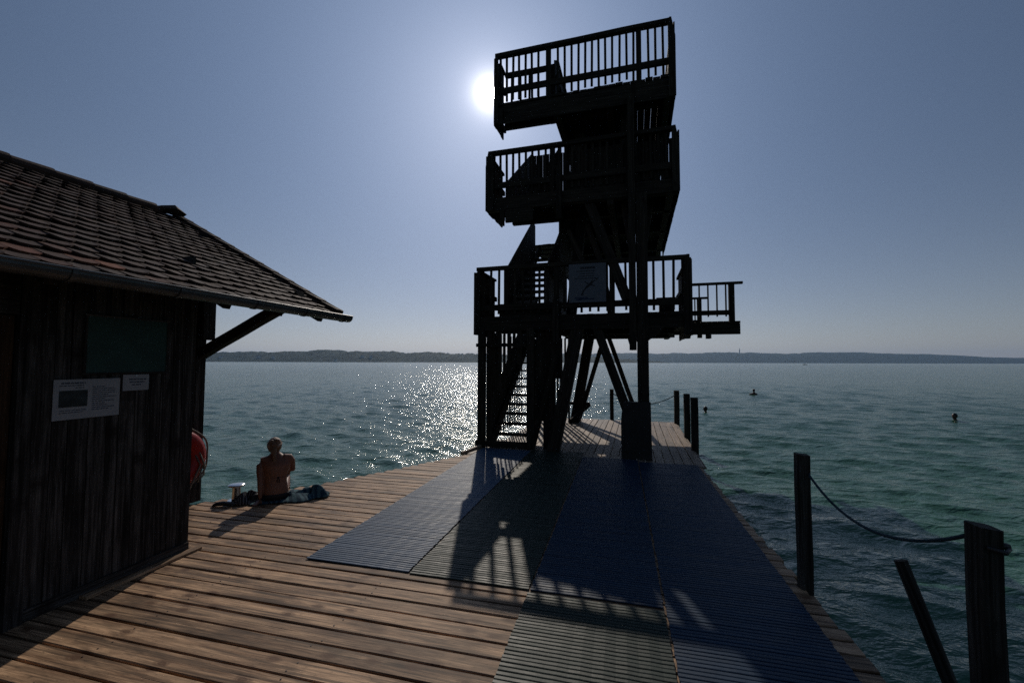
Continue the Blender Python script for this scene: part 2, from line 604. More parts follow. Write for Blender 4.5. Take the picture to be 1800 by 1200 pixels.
# ------------------------------------------------------------------ water
def build_water():
    rng = np.random.default_rng(5)
    K = 84
    lam = np.exp(rng.uniform(np.log(0.22), np.log(1.9), K))
    k = 2 * np.pi / lam
    th = R(-102) + rng.normal(0, 0.42, K)
    ph = rng.uniform(0, 2 * np.pi, K)
    slope = 0.158 * math.sqrt(2.0 / K) * np.clip(1.0 / lam, 0.5, 1.0)
    amp = slope / k
    rs = [1.2]
    while rs[-1] < 260:
        rs.append(rs[-1] + max(0.045, rs[-1] * 0.0065))
    while rs[-1] < 11000:
        rs.append(rs[-1] * 1.05)
    rs = np.array(rs)
    front = np.linspace(-80, 62, 1150)
    back = np.linspace(62, 280, 60)[1:]
    az = np.radians(np.concatenate([front, back]))          # from +Y towards +X
    na, nr = len(az), len(rs)
    rr, aa = np.meshgrid(rs, az, indexing='ij')
    X = rr * np.sin(aa)
    Y = rr * np.cos(aa)
    dr = np.gradient(rs)[:, None]
    daz = np.gradient(az)[None, :]
    sp = np.maximum(dr, np.abs(rr * daz))
    Z = np.zeros_like(X)
    DX = np.zeros_like(X)
    DY = np.zeros_like(X)
    lost = np.zeros_like(X)
    for i in range(K):
        w = np.clip((lam[i] / sp - 2.2) / 2.5, 0, 1)
        p = k[i] * (X * math.cos(th[i]) + Y * math.sin(th[i])) + ph[i]
        Z += w * amp[i] * np.sin(p)
        c = w * amp[i] * np.cos(p) * 0.75
        DX += c * math.cos(th[i])
        DY += c * math.sin(th[i])
        lost += (1 - w ** 2) * 0.5 * slope[i] ** 2
    sig = np.sqrt(lost)
    rough = np.clip(np.sqrt(0.30 * sig), 0.045, 0.13)
    V = np.stack([X + DX, Y + DY, Z + WATER], -1).reshape(-1, 3).astype(np.float32)
    idx = np.arange(nr * na).reshape(nr, na)
    a = idx[:-1, :]
    b = idx[1:, :]
    q = np.stack([a, b, np.roll(b, -1, 1), np.roll(a, -1, 1)], -1).reshape(-1, 4)[:, ::-1]
    me = bpy.data.meshes.new('water')
    nf = len(q)
    hub = idx[0, :]
    me.vertices.add(len(V))
    me.vertices.foreach_set('co', V.ravel())
    me.loops.add(nf * 4 + na)
    me.loops.foreach_set('vertex_index', np.concatenate([q.ravel(), hub[::1]]).astype(np.int32))
    me.polygons.add(nf + 1)
    me.polygons.foreach_set('loop_start', np.concatenate([np.arange(nf) * 4, [nf * 4]]).astype(np.int32))
    me.polygons.foreach_set('use_smooth', np.ones(nf + 1, dtype=bool))
    me.update(calc_edges=True)
    at = me.attributes.new('lost', 'FLOAT', 'POINT')
    at.data.foreach_set('value', rough.ravel().astype(np.float32))
    me.materials.append(M['water'])
    o = bpy.data.objects.new('water', me)
    COL.objects.link(o)
    tag(o, kind='structure')


build_water()

# ------------------------------------------------------------------ far shore
def spot(px, py, depth):
    """point seen at photo pixel (px, py) at the given depth along the view axis (used offline-style to lay out the far shore)"""
    return Vector((0, 0, EYE)) + fw * depth + r2 * ((px - 900) / F * depth) + u2 * ((600 - py) / F * depth)


def ridge(prof, depth, seed, width, tree, px0, px1, step):
    rng = np.random.default_rng(seed)
    xs = np.arange(px0, px1 + step, step)
    hs_ = np.interp(xs, [p[0] for p in prof], [p[1] for p in prof])
    n = len(xs)
    sm = np.zeros(n)
    for L, A in ((34, 0.55), (13, 0.5), (5, 0.6), (2.2, 0.8)):
        kn = int(n * step / L) + 3
        sm += A * np.interp(np.arange(n) * step / L, np.arange(kn), rng.uniform(-1, 1, kn))
    rows = 14
    vs_, fs_ = [], []
    fl = Vector((fw.x, fw.y, 0)).normalized()
    for i, px in enumerate(xs):
        top = max(0.0, hs_[i] / F * depth + (sm[i] * tree if hs_[i] > 2 else 0))
        base = fl * depth + Vector((rt.x, rt.y, 0)) * ((px - 900) / F * depth)
        for j in range(rows):
            t = j / (rows - 1)
            z = WATER - 3 + (top + 3) * (1 - (1 - min(t / 0.75, 1.0)) ** 1.7)
            if 0 < j < rows - 2:
                z += rng.uniform(-0.5, 0.5) * tree * min(1, top / 20)
            if t > 0.76:
                z = top * (1 - (t - 0.76) * 1.5)
            p = base + fl * (t * width - (width * 0.25))
            vs_.append((p.x, p.y, z))
    for i in range(n - 1):
        for j in range(rows - 1):
            fs_.append((i * rows + j, i * rows + j + 1, (i + 1) * rows + j + 1, (i + 1) * rows + j))
    m = MB()
    m.add(vs_, fs_)
    o = m.build('hills', M['hill'])
    tag(o, kind='structure')
    return o


NEAR = [(-900, 18), (-200, 17), (340, 17.5), (440, 18.5), (500, 20), (527, 23), (552, 22), (575, 20), (640, 20), (700, 19), (760, 17.8), (840, 16.5), (900, 16), (985, 15.5), (1040, 13), (1090, 9.5), (1137, 6), (1165, 3), (1182, 0), (1300, 0)]
FAR = [(700, 14), (900, 15), (1000, 16.8), (1080, 18), (1200, 17.6), (1300, 20), (1350, 19.5), (1400, 18.5), (1450, 18.2), (1480, 20), (1515, 21.2), (1540, 20.3), (1580, 20.5), (1650, 18.5), (1720, 17), (1800, 13), (1900, 10), (2400, 9), (3200, 14)]
ridge(NEAR, 2700, 3, 700, 6.0, -900, 1180, 1.3)
ridge(FAR, 5600, 4, 1500, 7.0, 650, 3100, 1.6)

# radio mast on the far ridge
mm = MB()
p0 = spot(1300, 618, 5700)
mm.tube([(p0.x, p0.y, p0.z - 25), (p0.x, p0.y, p0.z + 25), (p0.x, p0.y, p0.z + 48)], [5.5, 4.2, 2.0], 8)
mm.lathe([(7, 0), (8.5, 3), (8.5, 7), (6, 9)], (p0.x, p0.y, p0.z + 14), 10)
tag(mm.build('radio_mast', M['dark_metal']), 'slim radio mast rising above the wooded ridge on the far right shore', 'mast')

# houses along the left shore
hl = [(388, 628, 11, 'pale house nearest the hut on the far left shore'),
      (455, 628, 14, 'wide pale house low on the far left shore, left of the close pair'),
      (480, 628.5, 10, 'small pale house just right of the wide one on the far left shore'),
      (590, 633, 9, 'small pale boathouse at the waterline of the far left shore'),
      (637, 626, 12, 'pale house higher up on the wooded left shore, left of the last one'),
      (652, 627, 10, 'pale house nearest the tower on the wooded left shore')]
for (px, py, w, lab) in hl:
    zz = (635.5 - py) / F * 2560
    top_ = np.interp(px, [p[0] for p in NEAR], [p[1] for p in NEAR]) / F * 2700
    t_ = 0.75 * (1 - (1 - min(0.95, zz / top_)) ** (1 / 1.7))
    c = spot(px, py, 2525 + 700 * t_ - 14)
    c.z = zz + 3
    w *= 1.7
    e = empty('house', c, yaw + random.uniform(-0.4, 0.4))
    tag(e, lab, 'house', 'houses on the far left shore')
    b = MB()
    b.box((-w / 2, -5, -9), (w / 2, 5, 6))
    b.build('wall', M['house'], e)
    b = MB()
    b.prism([(-w / 2 - 1, -6, 6.02), (-w / 2 - 1, 6, 6.02), (-w / 2 - 1, 0, 9.5)], (w + 2, 0, 0))
    b.build('roof', M['house_roof'], e)

# haze: one even volume of air round everything, sky outside
hm = bpy.data.materials.new('haze_air')
hm.use_nodes = True
ht = hm.node_tree
ht.nodes.clear()
ho = ht.nodes.new('ShaderNodeOutputMaterial')
hv = ht.nodes.new('ShaderNodeVolumePrincipled')
hv.inputs['Color'].default_value = (0.42, 0.66, 1.0, 1)
hv.inputs['Density'].default_value = 0.00006
hv.inputs['Anisotropy'].default_value = 0.35
ht.links.new(hv.outputs[0], ho.inputs['Volume'])
b = MB()
b.box((-12500, -12500, -6), (12500, 12500, 290), axis=0)
hz = b.build('haze', hm)
tag(hz, kind='stuff')

# ------------------------------------------------------------------ the jetty deck
LEFT_EDGE = [(3.4, -9.5), (4.24, -5.06), (5.355, -4.17), (6.435, -3.555), (7.935, -2.744), (8.6, -2.70)]


def left_at(y):
    if y < 4.20:
        return -9.0 if y < 3.35 else -5.35
    for (y0, x0), (y1, x1) in zip(LEFT_EDGE[1:], LEFT_EDGE[2:]):
        if y <= y1:
            return x0 + (x1 - x0) * (y - y0) / (y1 - y0)
    return -2.72


deck = MB()
screws = MB()
y = 7.775
while y > -2.6:
    w = 0.1265 + random.uniform(-0.003, 0.003)
    xl = left_at(y) + random.uniform(-0.012, 0.012)
    xr = 1.305 + (7.8 - y) * 0.02 + random.uniform(-0.018, 0.02)
    cuts = [xl, xr]
    if random.random() < 0.55 and y > 3.3:
        cuts = [xl, random.choice([-1.9, -0.4, 0.5]), xr]
    elif y <= 3.3:
        cuts = [xl, random.choice([-4.6, -4.2]), random.choice([0.35, 1.0, xr]) if random.random() < 0.5 else xr]
        if cuts[-1] != xr:
            cuts.append(xr)
    zt = random.uniform(-0.0025, 0.0025)
    for x0, x1 in zip(cuts, cuts[1:]):
        if x1 - x0 < 0.05:
            continue
        t0, t1 = random.uniform(-0.003, 0.003), random.uniform(-0.003, 0.003)
        deck.beam((x0 + 0.003, y + t0, -0.0225 + zt), (x1 - 0.003, y + t1, -0.0225 + zt + random.uniform(-0.002, 0.002)), w, 0.045, c=0.005, seg=6, wob=0.0016)
        for sx in (-4.35, -3.1, -1.85, -0.6, 0.62):
            if x0 + 0.05 < sx < x1 - 0.05:
                for dy in (-0.036, 0.036):
                    if random.random() < 0.8:
                        screws.lathe([(0.0055, 0), (0.0045, 0.0012)], (sx + random.uniform(-0.02, 0.02), y + dy + random.uniform(-0.008, 0.008), zt + 0.0016), 6)
    y -= 0.1405
dk = deck.build('deck', M['deck'])
tag(dk, kind='structure')
screws.build('screw_head', M['dark_metal'], dk)
b = MB()
for x in (-4.35, -3.1, -1.85, -0.6, 0.62, 1.28):
    yt = 7.7 if x > -2.7 else (6.0 if x > -3.5 else 5.0)
    b.beam((x, -2.5, -0.125), (x, yt, -0.125), 0.10, 0.155)
for (y0, x0), (y1, x1) in zip(LEFT_EDGE[1:], LEFT_EDGE[2:-1]):
    b.beam((x0 + 0.10, y0 - 0.05, -0.125), (x1 + 0.10, y1 - 0.05, -0.125), 0.08, 0.155)
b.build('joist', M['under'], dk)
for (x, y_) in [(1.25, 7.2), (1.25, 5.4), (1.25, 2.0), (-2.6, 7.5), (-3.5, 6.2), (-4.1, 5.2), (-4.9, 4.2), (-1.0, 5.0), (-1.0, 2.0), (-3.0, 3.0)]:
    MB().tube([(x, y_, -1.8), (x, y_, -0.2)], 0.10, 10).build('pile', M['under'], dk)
# squared edge timber along the lake side near the tower
b = MB()
b.beam((-2.93, 7.72, 0.015), (-2.78, 8.42, 0.03), 0.06, 0.07, c=0.008, seg=3, wob=0.003)
b.build('edge_timber', M['pale_deck'], dk)

# tower-side deck: boards running away from the camera
TH = R(2.0)
TO = Vector((-2.757, 8.508, 0))
U = Vector((math.cos(TH), -math.sin(TH), 0))
V = Vector((math.sin(TH), math.cos(TH), 0))


def tw(u, v, z):
    return TO + U * u + V * v + Vector((0, 0, z))


b = MB()
u = -0.12
while u < 4.16:
    w = min(0.158, 4.17 - u)
    v0 = -0.70 + 0.035 * u + random.uniform(-0.003, 0.003)
    v1 = 5.02 + random.uniform(-0.03, 0.03)
    if u < 0.16:
        v1 = 0.85
    zt = 0.006 + random.uniform(-0.003, 0.003)
    b.beam(tw(u + w / 2, v0, zt - 0.02), tw(u + w / 2 + random.uniform(-0.004, 0.004), v1, zt - 0.02), w - 0.012, 0.04, c=0.005, seg=6, wob=0.0016)
    u += w
pd = b.build('deck', M['pale_deck'])
tag(pd, kind='structure')
b = MB()
for v in (-0.4, 0.9, 2.2, 3.5, 4.8):
    b.beam(tw(0.2, v, -0.11), tw(4.12, v, -0.11), 0.1, 0.15)
b.build('joist', M['under'], pd)
for (uu, vv) in [(0.3, 0.2), (0.4, 4.7), (3.95, 4.7), (3.95, 2.4), (3.95, 0.2), (2.0, 4.7)]:
    c = tw(uu, vv, 0)
    MB().tube([(c.x, c.y, -1.8), (c.x, c.y, -0.2)], 0.11, 10).build('pile', M['under'], pd)

# ------------------------------------------------------------------ rubber mats
def rubber_mat(x0, x1, y0, y1, mat, label, zoff=0.0):
    m = MB()
    L = x1 - x0
    nseg = max(8, int(L / 0.062))
    y = y0 + 0.016
    ph = random.random() * 6
    slats, ribs = [], []
    prof = [(-0.0156, 0.002), (-0.0148, 0.0072), (-0.010, 0.0090), (0.010, 0.0090), (0.0148, 0.0072), (0.0156, 0.002)]
    npf = len(prof)
    while y < y1 - 0.01:
        xa, xb = x0 + random.uniform(-0.004, 0.004), x1 + random.uniform(-0.004, 0.004)
        vs_, gs_ = [], []
        dz = random.uniform(-0.0008, 0.0008)
        p1, p2_ = random.uniform(0, 6.28), random.uniform(0, 6.28)
        for k in range(nseg + 1):
            x = xa + (xb - xa) * k / nseg
            wz = 0.0008 * math.sin(x * 2 * math.pi / 0.124 + ph) + 0.0006 * math.sin(x * 3.1 + p1) + dz
            wy = 0.0008 * math.sin(x * 4 + p2_)
            wob_y = 0.02 * math.sin((x - x0) / L * math.pi) * 0.12
            for (py, pz) in prof:
                vs_.append((x, y + py + wy + wob_y, 0.0045 + zoff + pz + wz))
                gs_.append((x, y + py, pz))
        fs_ = [tuple(range(npf)), tuple(range(nseg * npf + npf - 1, nseg * npf - 1, -1))]
        for k in range(nseg):
            for i in range(npf):
                j = (i + 1) % npf
                fs_.append((k * npf + i, k * npf + j, (k + 1) * npf + j, (k + 1) * npf + i))
        m.add(vs_, fs_, [Vector(g) for g in gs_])
        y += 0.0352
    o = m.build('rubber_mat', mat, smooth=False)
    r_ = MB()
    x = x0 + 0.03
    while x < x1 - 0.02:
        r_.box((x, y0 + 0.01, 0.004 + zoff), (x + 0.012, y1 - 0.01, 0.0085 + zoff), axis=1)
        x += 0.124
    r_.build('underside_rib', mat, o)
    tag(o, label, 'mat', 'ribbed rubber mats laid along the jetty')
    return o


rubber_mat(-2.712, -1.722, 3.305, 8.36, M['mat_slate'], 'sunlit slate blue ribbed mat at the left of the row, next to the bare boards', 0.003)
rubber_mat(-1.705, -0.700, 3.29, 8.42, M['mat_green'], 'long dark green ribbed mat between the slate blue mat and the middle blue one', 0.001)
rubber_mat(-0.684, 0.282, 3.285, 8.05, M['mat_blue'], 'middle blue ribbed mat with the railing shadow across its near end', 0.002)
rubber_mat(0.300, 1.258, 1.2, 7.90, M['mat_blue'], 'dark blue ribbed mat along the right edge of the jetty beside the water', 0.0)
rubber_mat(-0.692, 0.284, 1.0, 3.268, M['mat_green'], 'short green ribbed mat in the foreground in front of the middle blue mat', 0.0)

# ------------------------------------------------------------------ the diving tower
T = empty('diving_tower', TO, -TH)
tag(T, 'tall dark timber diving tower with three railed platforms and steep stairs', 'diving tower')
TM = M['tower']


def railing(u0, u1, v, z0, ztop, pitch, posts=(), lower=None, ext=0.0):
    """front railing on the plane v: top rail, low rail, posts and pickets"""
    r = MB().beam((u0 - 0.02 - ext, v - 0.03, ztop - 0.04), (u1 + 0.02 + ext, v - 0.03, ztop - 0.04), 0.11, 0.075, seg=4, wob=0.004).build('railing', TM, T)
    low = lower if lower is not None else z0 + 0.26
    MB().beam((u0, v - 0.02, low), (u1, v - 0.02, low), 0.05, 0.12, seg=4, wob=0.003).build('lower_rail', TM, r)
    u = u0 + pitch * 0.6
    while u < u1 - 0.03:
        if not any(abs(u - p) < 0.09 for p in posts):
            dz = random.uniform(-0.02, 0.02)
            t = random.uniform(-0.006, 0.006)
            MB().beam((u + t, v + 0.018, z0 + 0.05 + dz), (u - t, v + 0.018, ztop - 0.06), 0.046, 0.03, up=(0, 1, 0)).build('picket', TM, r)
        u += pitch * random.uniform(0.95, 1.05)
    for p in posts:
        MB().beam((p, v - 0.01, z0 - 0.3), (p, v - 0.01, ztop - 0.07), 0.10, 0.09, up=(0, 1, 0), c=0.006).build('post', TM, r)
    return r


def platform(parts, zt, plank=0.118, beams=()):
    """parts: list of (u0,u1,v0,v1) rectangles of floor planks at height zt"""
    fl = MB()
    for (u0, u1, v0, v1) in parts:
        u = u0
        while u < u1 - 0.02:
            w = min(plank, u1 - u)
            gap = random.choice([0.001, 0.001, 0.002, 0.003, 0.006])
            fl.beam((u + w / 2, v0 - random.uniform(0.0, 0.05), zt - 0.025), (u + w / 2, v1 + random.uniform(0, 0.04), zt - 0.025), w - gap, 0.05)
            u += w
    f = fl.build('platform', TM, T)
    for (p, q, w, h) in beams:
        MB().beam(p, q, w, h, c=0.006).build('beam', TM, f)
    return f


def side_fence(u, v0, v1, zb, ztop, out, cham=0.32, vc=0.45):
    """boarded side fence in the plane u, its near top corner cut off"""
    s = MB()
    w = 0.16
    v = v0
    first = True
    fence = []
    while v < v1 - 0.02:
        a, c = v, min(v + w, v1)
        za = ztop - cham * max(0, 1 - (a - v0) / vc)
        zc = ztop - cham * max(0, 1 - (c - v0) / vc)
        bot = zb + random.uniform(-0.015, 0.015)
        s.prism([(u, a + 0.004, bot), (u, c - 0.004, bot), (u, c - 0.004, zc), (u, a + 0.004, za)], (out * 0.028, 0, 0), gdir='z')
        v += w
    o = s.build('side_fence', TM, T)
    MB().beam((u + out * 0.005, v0 + vc, ztop + 0.012), (u + out * 0.005, v1, ztop + 0.012), 0.09, 0.05).build('cap_rail', TM, o)
    for z in (zb + 0.2, ztop - 0.45):
        MB().beam((u - out * 0.03, v0 + 0.03, z), (u - out * 0.03, v1, z), 0.05, 0.10).build('ledger', TM, o)
    return o


def stair(u0, u1, v0, z0, z1, slope, n, parapet_l=None, parapet_r=None, fill=None):
    run = (z1 - z0) / slope
    v1 = v0 + run
    e = MB()
    dl = math.hypot(run, z1 - z0)
    st = MB().beam((u0 + 0.025, v0 - 0.1, z0 - 0.02), (u0 + 0.025, v1, z1 - 0.08), 0.05, 0.24).build('stair', TM, T)
    MB().beam((u1 - 0.025, v0 - 0.1, z0 - 0.02), (u1 - 0.025, v1, z1 - 0.08), 0.05, 0.24).build('stringer', TM, st)
    for i in range(1, n):
        t = i / n
        v, z = v0 + run * t, z0 + (z1 - z0) * t
        MB().beam((u0 + 0.05, v, z - 0.02), (u1 - 0.05, v, z - 0.02), 0.23, 0.04).build('tread', TM, st)
    for (uu, par) in ((u0 - 0.01, parapet_l), (u1 + 0.01, parapet_r)):
        if not par:
            continue
        va, vb, hgt, dropa, cut = par
        s = MB()
        v = va
        while v < vb - 0.01:
            c = min(v + 0.14, vb)
            def line(x):
                return z0 + (x - v0) * slope
            lo_a, lo_c = max(z0 - 0.1, line(v) - 0.28), max(z0 - 0.1, line(c) - 0.28)
            if fill is not None:
                lo_a = lo_c = fill
            hi_a, hi_c = max(line(v), z0 - dropa) + hgt, max(line(c), z0 - dropa) + hgt
            if cut and c > vb - cut:
                hi_c -= (c - (vb - cut)) * 1.1
                if v > vb - cut:
                    hi_a -= (v - (vb - cut)) * 1.1
            s.prism([(uu - 0.014, v + 0.002, lo_a), (uu - 0.014, c - 0.002, lo_c), (uu - 0.014, c - 0.002, hi_c), (uu - 0.014, v + 0.002, hi_a)], (0.028, 0, 0), gdir='z')
            v += 0.14
        s.build('parapet', TM, st)
    return st


Z1, Z2, Z3 = 2.70, 5.20, 7.24
# floors
bm1 = [((-0.15, 0.05, 2.53), (4.0, 0.05, 2.53), 0.07, 0.24), ((1.2, 1.6, 2.52), (4.0, 1.6, 2.52), 0.14, 0.26), ((1.2, 3.2, 2.52), (4.0, 3.2, 2.52), 0.14, 0.26),
       ((1.2, 4.7, 2.55), (4.0, 4.7, 2.55), 0.14, 0.2), ((-0.15, 1.25, 2.53), (1.25, 1.25, 2.53), 0.10, 0.22), ((1.3, 0, 2.52), (1.3, 4.8, 2.52), 0.12, 0.2), ((3.9, 0, 2.52), (3.9, 4.8, 2.52), 0.12, 0.2)]
f1 = platform([(-0.18, 1.2, 0.03, 1.3), (1.2, 4.02, 0.03, 4.8), (0.1, 1.2, 3.9, 4.8), (0.1, 1.2, 1.3, 2.6)], Z1, beams=bm1)  # last rectangle is added over the stair well to block sunlight
bm2 = [((0.08, 0.05, 5.04), (3.85, 0.05, 5.04), 0.07, 0.24), ((0.35, 0.95, 5.03), (3.8, 0.95, 5.03), 0.14, 0.24), ((1.4, 2.4, 5.03), (3.8, 2.4, 5.03), 0.14, 0.24),
       ((1.4, 4.2, 5.03), (3.8, 4.2, 5.03), 0.14, 0.24), ((1.4, 5.1, 5.0), (3.8, 5.1, 5.0), 0.14, 0.28), ((1.5, 0, 5.03), (1.5, 5.2, 5.03), 0.12, 0.24), ((3.7, 0, 5.03), (3.7, 4.9, 5.03), 0.12, 0.24), ((2.6, 0, 4.98), (2.6, 4.9, 4.98), 0.12, 0.3)]
f2 = platform([(0.06, 1.42, 0.03, 1.05), (1.42, 3.86, 0.03, 5.25), (0.1, 1.42, 3.75, 5.25)], Z2, beams=bm2)
bm3 = [((0.24, 0.05, 7.08), (3.8, 0.05, 7.08), 0.07, 0.22), ((0.3, 0.48, 7.06), (3.75, 0.48, 7.06), 0.12, 0.26), ((1.45, 2.4, 7.06), (3.75, 2.4, 7.06), 0.14, 0.24),
       ((1.45, 4.2, 7.06), (3.75, 4.2, 7.06), 0.14, 0.24), ((1.55, 0, 6.95), (1.55, 4.9, 6.95), 0.14, 0.34), ((3.68, 0, 6.95), (3.68, 4.9, 6.95), 0.12, 0.34), ((2.6, 0, 6.95), (2.6, 4.9, 6.95), 0.12, 0.34)]
f3 = platform([(0.24, 1.46, 0.02, 0.58), (1.46, 3.8, 0.02, 4.9)], Z3, plank=0.14, beams=bm3)
# the front skirts hanging below the floors
b = MB()
for (u0, u1, z0, z1) in ((0.10, 1.45, 4.93, 5.2), (1.45, 3.84, 4.95, 5.2)):
    b.box((u0, -0.020, z0), (u1, 0.0, z1), axis=0)
b.build('skirt', TM, f2)
b = MB()
b.box((0.42, -0.020, 6.78), (3.76, -0.002, 7.16), axis=0)
b.build('skirt', TM, f3)
b = MB()
b.box((-0.16, -0.022, 2.40), (4.02, -0.002, 2.66), axis=0)
b.build('skirt', TM, f1)

# railings
railing(0.24, 3.74, 0.05, Z3 + 0.02, 8.34, 0.137, posts=(1.37, 3.165))
railing(0.10, 3.79, 0.05, Z2 + 0.02, 6.22, 0.137, posts=(1.45, 2.95))
railing(-0.15, 4.0, 0.05, Z1 + 0.0, 3.75, 0.172, posts=(1.53, 2.62), lower=2.885)
# inner rail of the top ledge above the stair well
railing(0.30, 1.40, 0.56, Z3 + 0.02, 8.24, 0.20, posts=(1.36,))
# side fences (left and right, each level)
side_fence(0.225, -0.03, 0.62, 6.78, 8.30, -1, 0.06, 0.3)
side_fence(0.055, -0.03, 1.10, 4.93, 6.18, -1, 0.06, 0.3)
side_fence(-0.20, -0.03, 1.30, 2.32, 3.70, -1, 0.06, 0.3)
side_fence(3.80, -0.03, 3.4, 6.80, 8.30, 1, 0.06, 0.3)
side_fence(3.85, -0.03, 5.2, 4.97, 6.18, 1, 0.06, 0.3)
side_fence(4.03, -0.03, 2.35, 2.26, 3.72, 1, 0.06, 0.3)
side_fence(1.50, 0.10, 3.6, 6.95, 8.14, -1, 0.10, 0.2)
def corner_board(uo, ui, utop, zb, zk, zt):
    MB().prism([(uo, -0.058, zb), (ui, -0.058, zb), (ui, -0.058, zt - 0.10), (utop + (ui - uo) * 0.30, -0.058, zt), (utop, -0.058, zt), (uo, -0.058, zk)], (0, 0.024, 0), gdir='z').build('corner_board', TM, T)


corner_board(3.835, 3.70, 3.765, 6.78, 7.95, 8.33)
corner_board(3.875, 3.74, 3.81, 4.95, 5.86, 6.21)
corner_board(4.05, 3.90, 4.005, 2.26, 3.44, 3.745)
corner_board(0.205, 0.30, 0.235, 6.80, 7.95, 8.30)
corner_board(0.03, 0.20, 0.085, 4.93, 5.88, 6.19)
corner_board(-0.215, -0.08, -0.12, 2.32, 3.42, 3.73)
# corner drops under the left ends (board ends and bolts)
b = MB()
b.beam((0.36, -0.05, 6.76), (0.36, -0.05, 7.1), 0.09, 0.05, up=(0, 1, 0), c=0.01)
b.build('hanger', TM, f3)
b = MB()
b.beam((0.39, 0.0, 4.60), (0.39, 0.0, 5.0), 0.09, 0.06, up=(0, 1, 0), c=0.01)
b.box((0.46, -0.02, 4.66), (1.05, 0.03, 4.95), axis=0)
b.build('hanger', TM, f2)
# teeth: plank ends showing over the skirt are the floor planks themselves

# stairs
stair(0.06, 0.95, 0.30, 0.02, Z1, 0.75, 14, parapet_l=(0.25, 3.85, 0.85, 0.0, 0.0), parapet_r=(1.9, 3.8, 0.9, 0.0, 0.0))
stair(0.31, 1.15, 0.60, Z1, Z2, 0.75, 13, parapet_l=(0.45, 3.4, 1.12, 0.0, 0.25), parapet_r=(0.60, 3.7, 1.0, 0.0, 0.0), fill=Z1 + 0.03)
stair(0.31, 1.02, 1.15, Z2, Z3, 0.75, 11, parapet_l=(0.55, 3.85, 1.0, 0.4, 0.75), parapet_r=(1.45, 3.6, 1.0, 0.2, 0.0))

b = MB()  # boards added behind the low rail and first treads to block sunlight
b.box((0.28, 0.16, Z1 + 0.01), (1.60, 0.185, 2.975), axis=0)
b.box((0.33, 0.74, Z1 + 0.01), (1.13, 0.76, 3.04), axis=0)
b.build('sun_block_board', TM, T)
r = MB().beam((0.04, 1.35, 3.70), (0.04, 4.8, 3.70), 0.07, 0.06).build('railing', TM, T)
v = 1.45
while v < 4.8:
    MB().beam((0.04, v, 2.5), (0.04, v, 3.68), 0.045, 0.03, up=(0, 1, 0)).build('picket', TM, r)
    v += 0.115
# stair enclosure at the foot: posts, sills and a slatted left side
enc = MB().beam((-0.045, 0, 0), (-0.045, 0, 2.45), 0.15, 0.12, up=(0, 1, 0), c=0.006).build('stair_enclosure', TM, T)
MB().beam((-0.14, -0.08, 2.10), (0.93, -0.08, 2.10), 0.06, 0.07).build('crossbar', TM, enc)
MB().beam((-0.14, -0.08, 0.09), (1.02, -0.08, 0.09), 0.08, 0.12).build('sill', TM, enc)
MB().beam((1.0, 0.02, 0), (1.0, 0.02, 2.45), 0.15, 0.12, up=(0, 1, 0), c=0.006).build('post', TM, enc)
v = 0.12
b = MB()
while v < 3.3:
    w = random.uniform(0.04, 0.06)
    gap = random.choice([0.12, 0.15, 0.18, 0.08])
    b.prism([(-0.07, v, 0.10), (-0.07, v + w, 0.10), (-0.07, v + w, 2.42), (-0.07, v, 2.42)], (0.018, 0, 0), gdir='z')
    v += w + gap
b.build('slatted_side', TM, enc)
# front slats of the enclosure, left part of the stair front
b = MB()
for uu, w, zb in ((0.10, 0.12, 0.1), (0.205, 0.035, 1.0), (0.262, 0.045, 1.0), (0.335, 0.06, 1.15), (0.43, 0.05, 1.3), (0.53, 0.08, 1.5), (0.64, 0.06, 1.6), (0.75, 0.10, 1.7)):
    b.beam((uu, 0.05, zb), (uu, 0.05, 2.42), w, 0.02, up=(0, 1, 0))
b.build('front_slat', TM, enc)
b = MB()
u = -0.05
while u < 1.25:
    b.beam((u, 3.95, 0.05), (u, 3.95, 2.45), random.uniform(0.05, 0.09), 0.02, up=(0, 1, 0))
    u += random.uniform(0.10, 0.14)
b.build('back_slat', TM, enc)
# the boarded panel right of the stair
b = MB()
for (u0, u1, z0, z1) in ((1.08, 1.22, 0.55, 2.4), (1.225, 1.36, 0.0, 2.4), (1.365, 1.48, 0.0, 2.4), (1.485, 1.60, 1.42, 2.4)):
    b.box((u0, 0.16, z0), (u1, 0.19, z1), axis=2)
b.build('board_panel', TM, T)
MB().beam((1.02, 0.10, 0.02), (1.50, 0.10, 1.9), 0.10, 0.06, up=(0, 1, 0)).build('brace', TM, T)

# main raking legs and columns
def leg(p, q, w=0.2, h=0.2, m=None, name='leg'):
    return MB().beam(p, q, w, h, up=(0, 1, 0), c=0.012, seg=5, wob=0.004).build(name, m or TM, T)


leg((1.47, -0.02, 0), (1.96, 0.1, 2.5), 0.24, 0.20)
leg((1.31, 4.2, 0), (1.76, 4.1, 2.5), 0.27, 0.20)
leg((1.39, 4.35, 0.0), (2.17, 4.3, 2.5), 0.12, 0.14)
leg((3.17, 0.03, 0.0), (2.29, 0.1, 2.5), 0.165, 0.18)
leg((3.14, 4.25, 0), (2.29, 4.2, 2.5), 0.12, 0.14)
MB().beam((1.05, 4.2, 0.55), (1.75, 4.2, 0.55), 0.06, 0.08).build('crossbar', TM, T)
MB().beam((1.18, 3.9, 0.02), (1.75, 4.1, 0.55), 0.12, 0.10).build('brace', TM, T)
leg((3.175, -0.06, 0), (3.175, -0.06, 4.95), 0.205, 0.17, name='column')
MB().beam((3.00, -0.09, 1.98), (3.00, -0.09, 6.9), 0.13, 0.12, up=(0, 1, 0), c=0.01).build('column', TM, T)
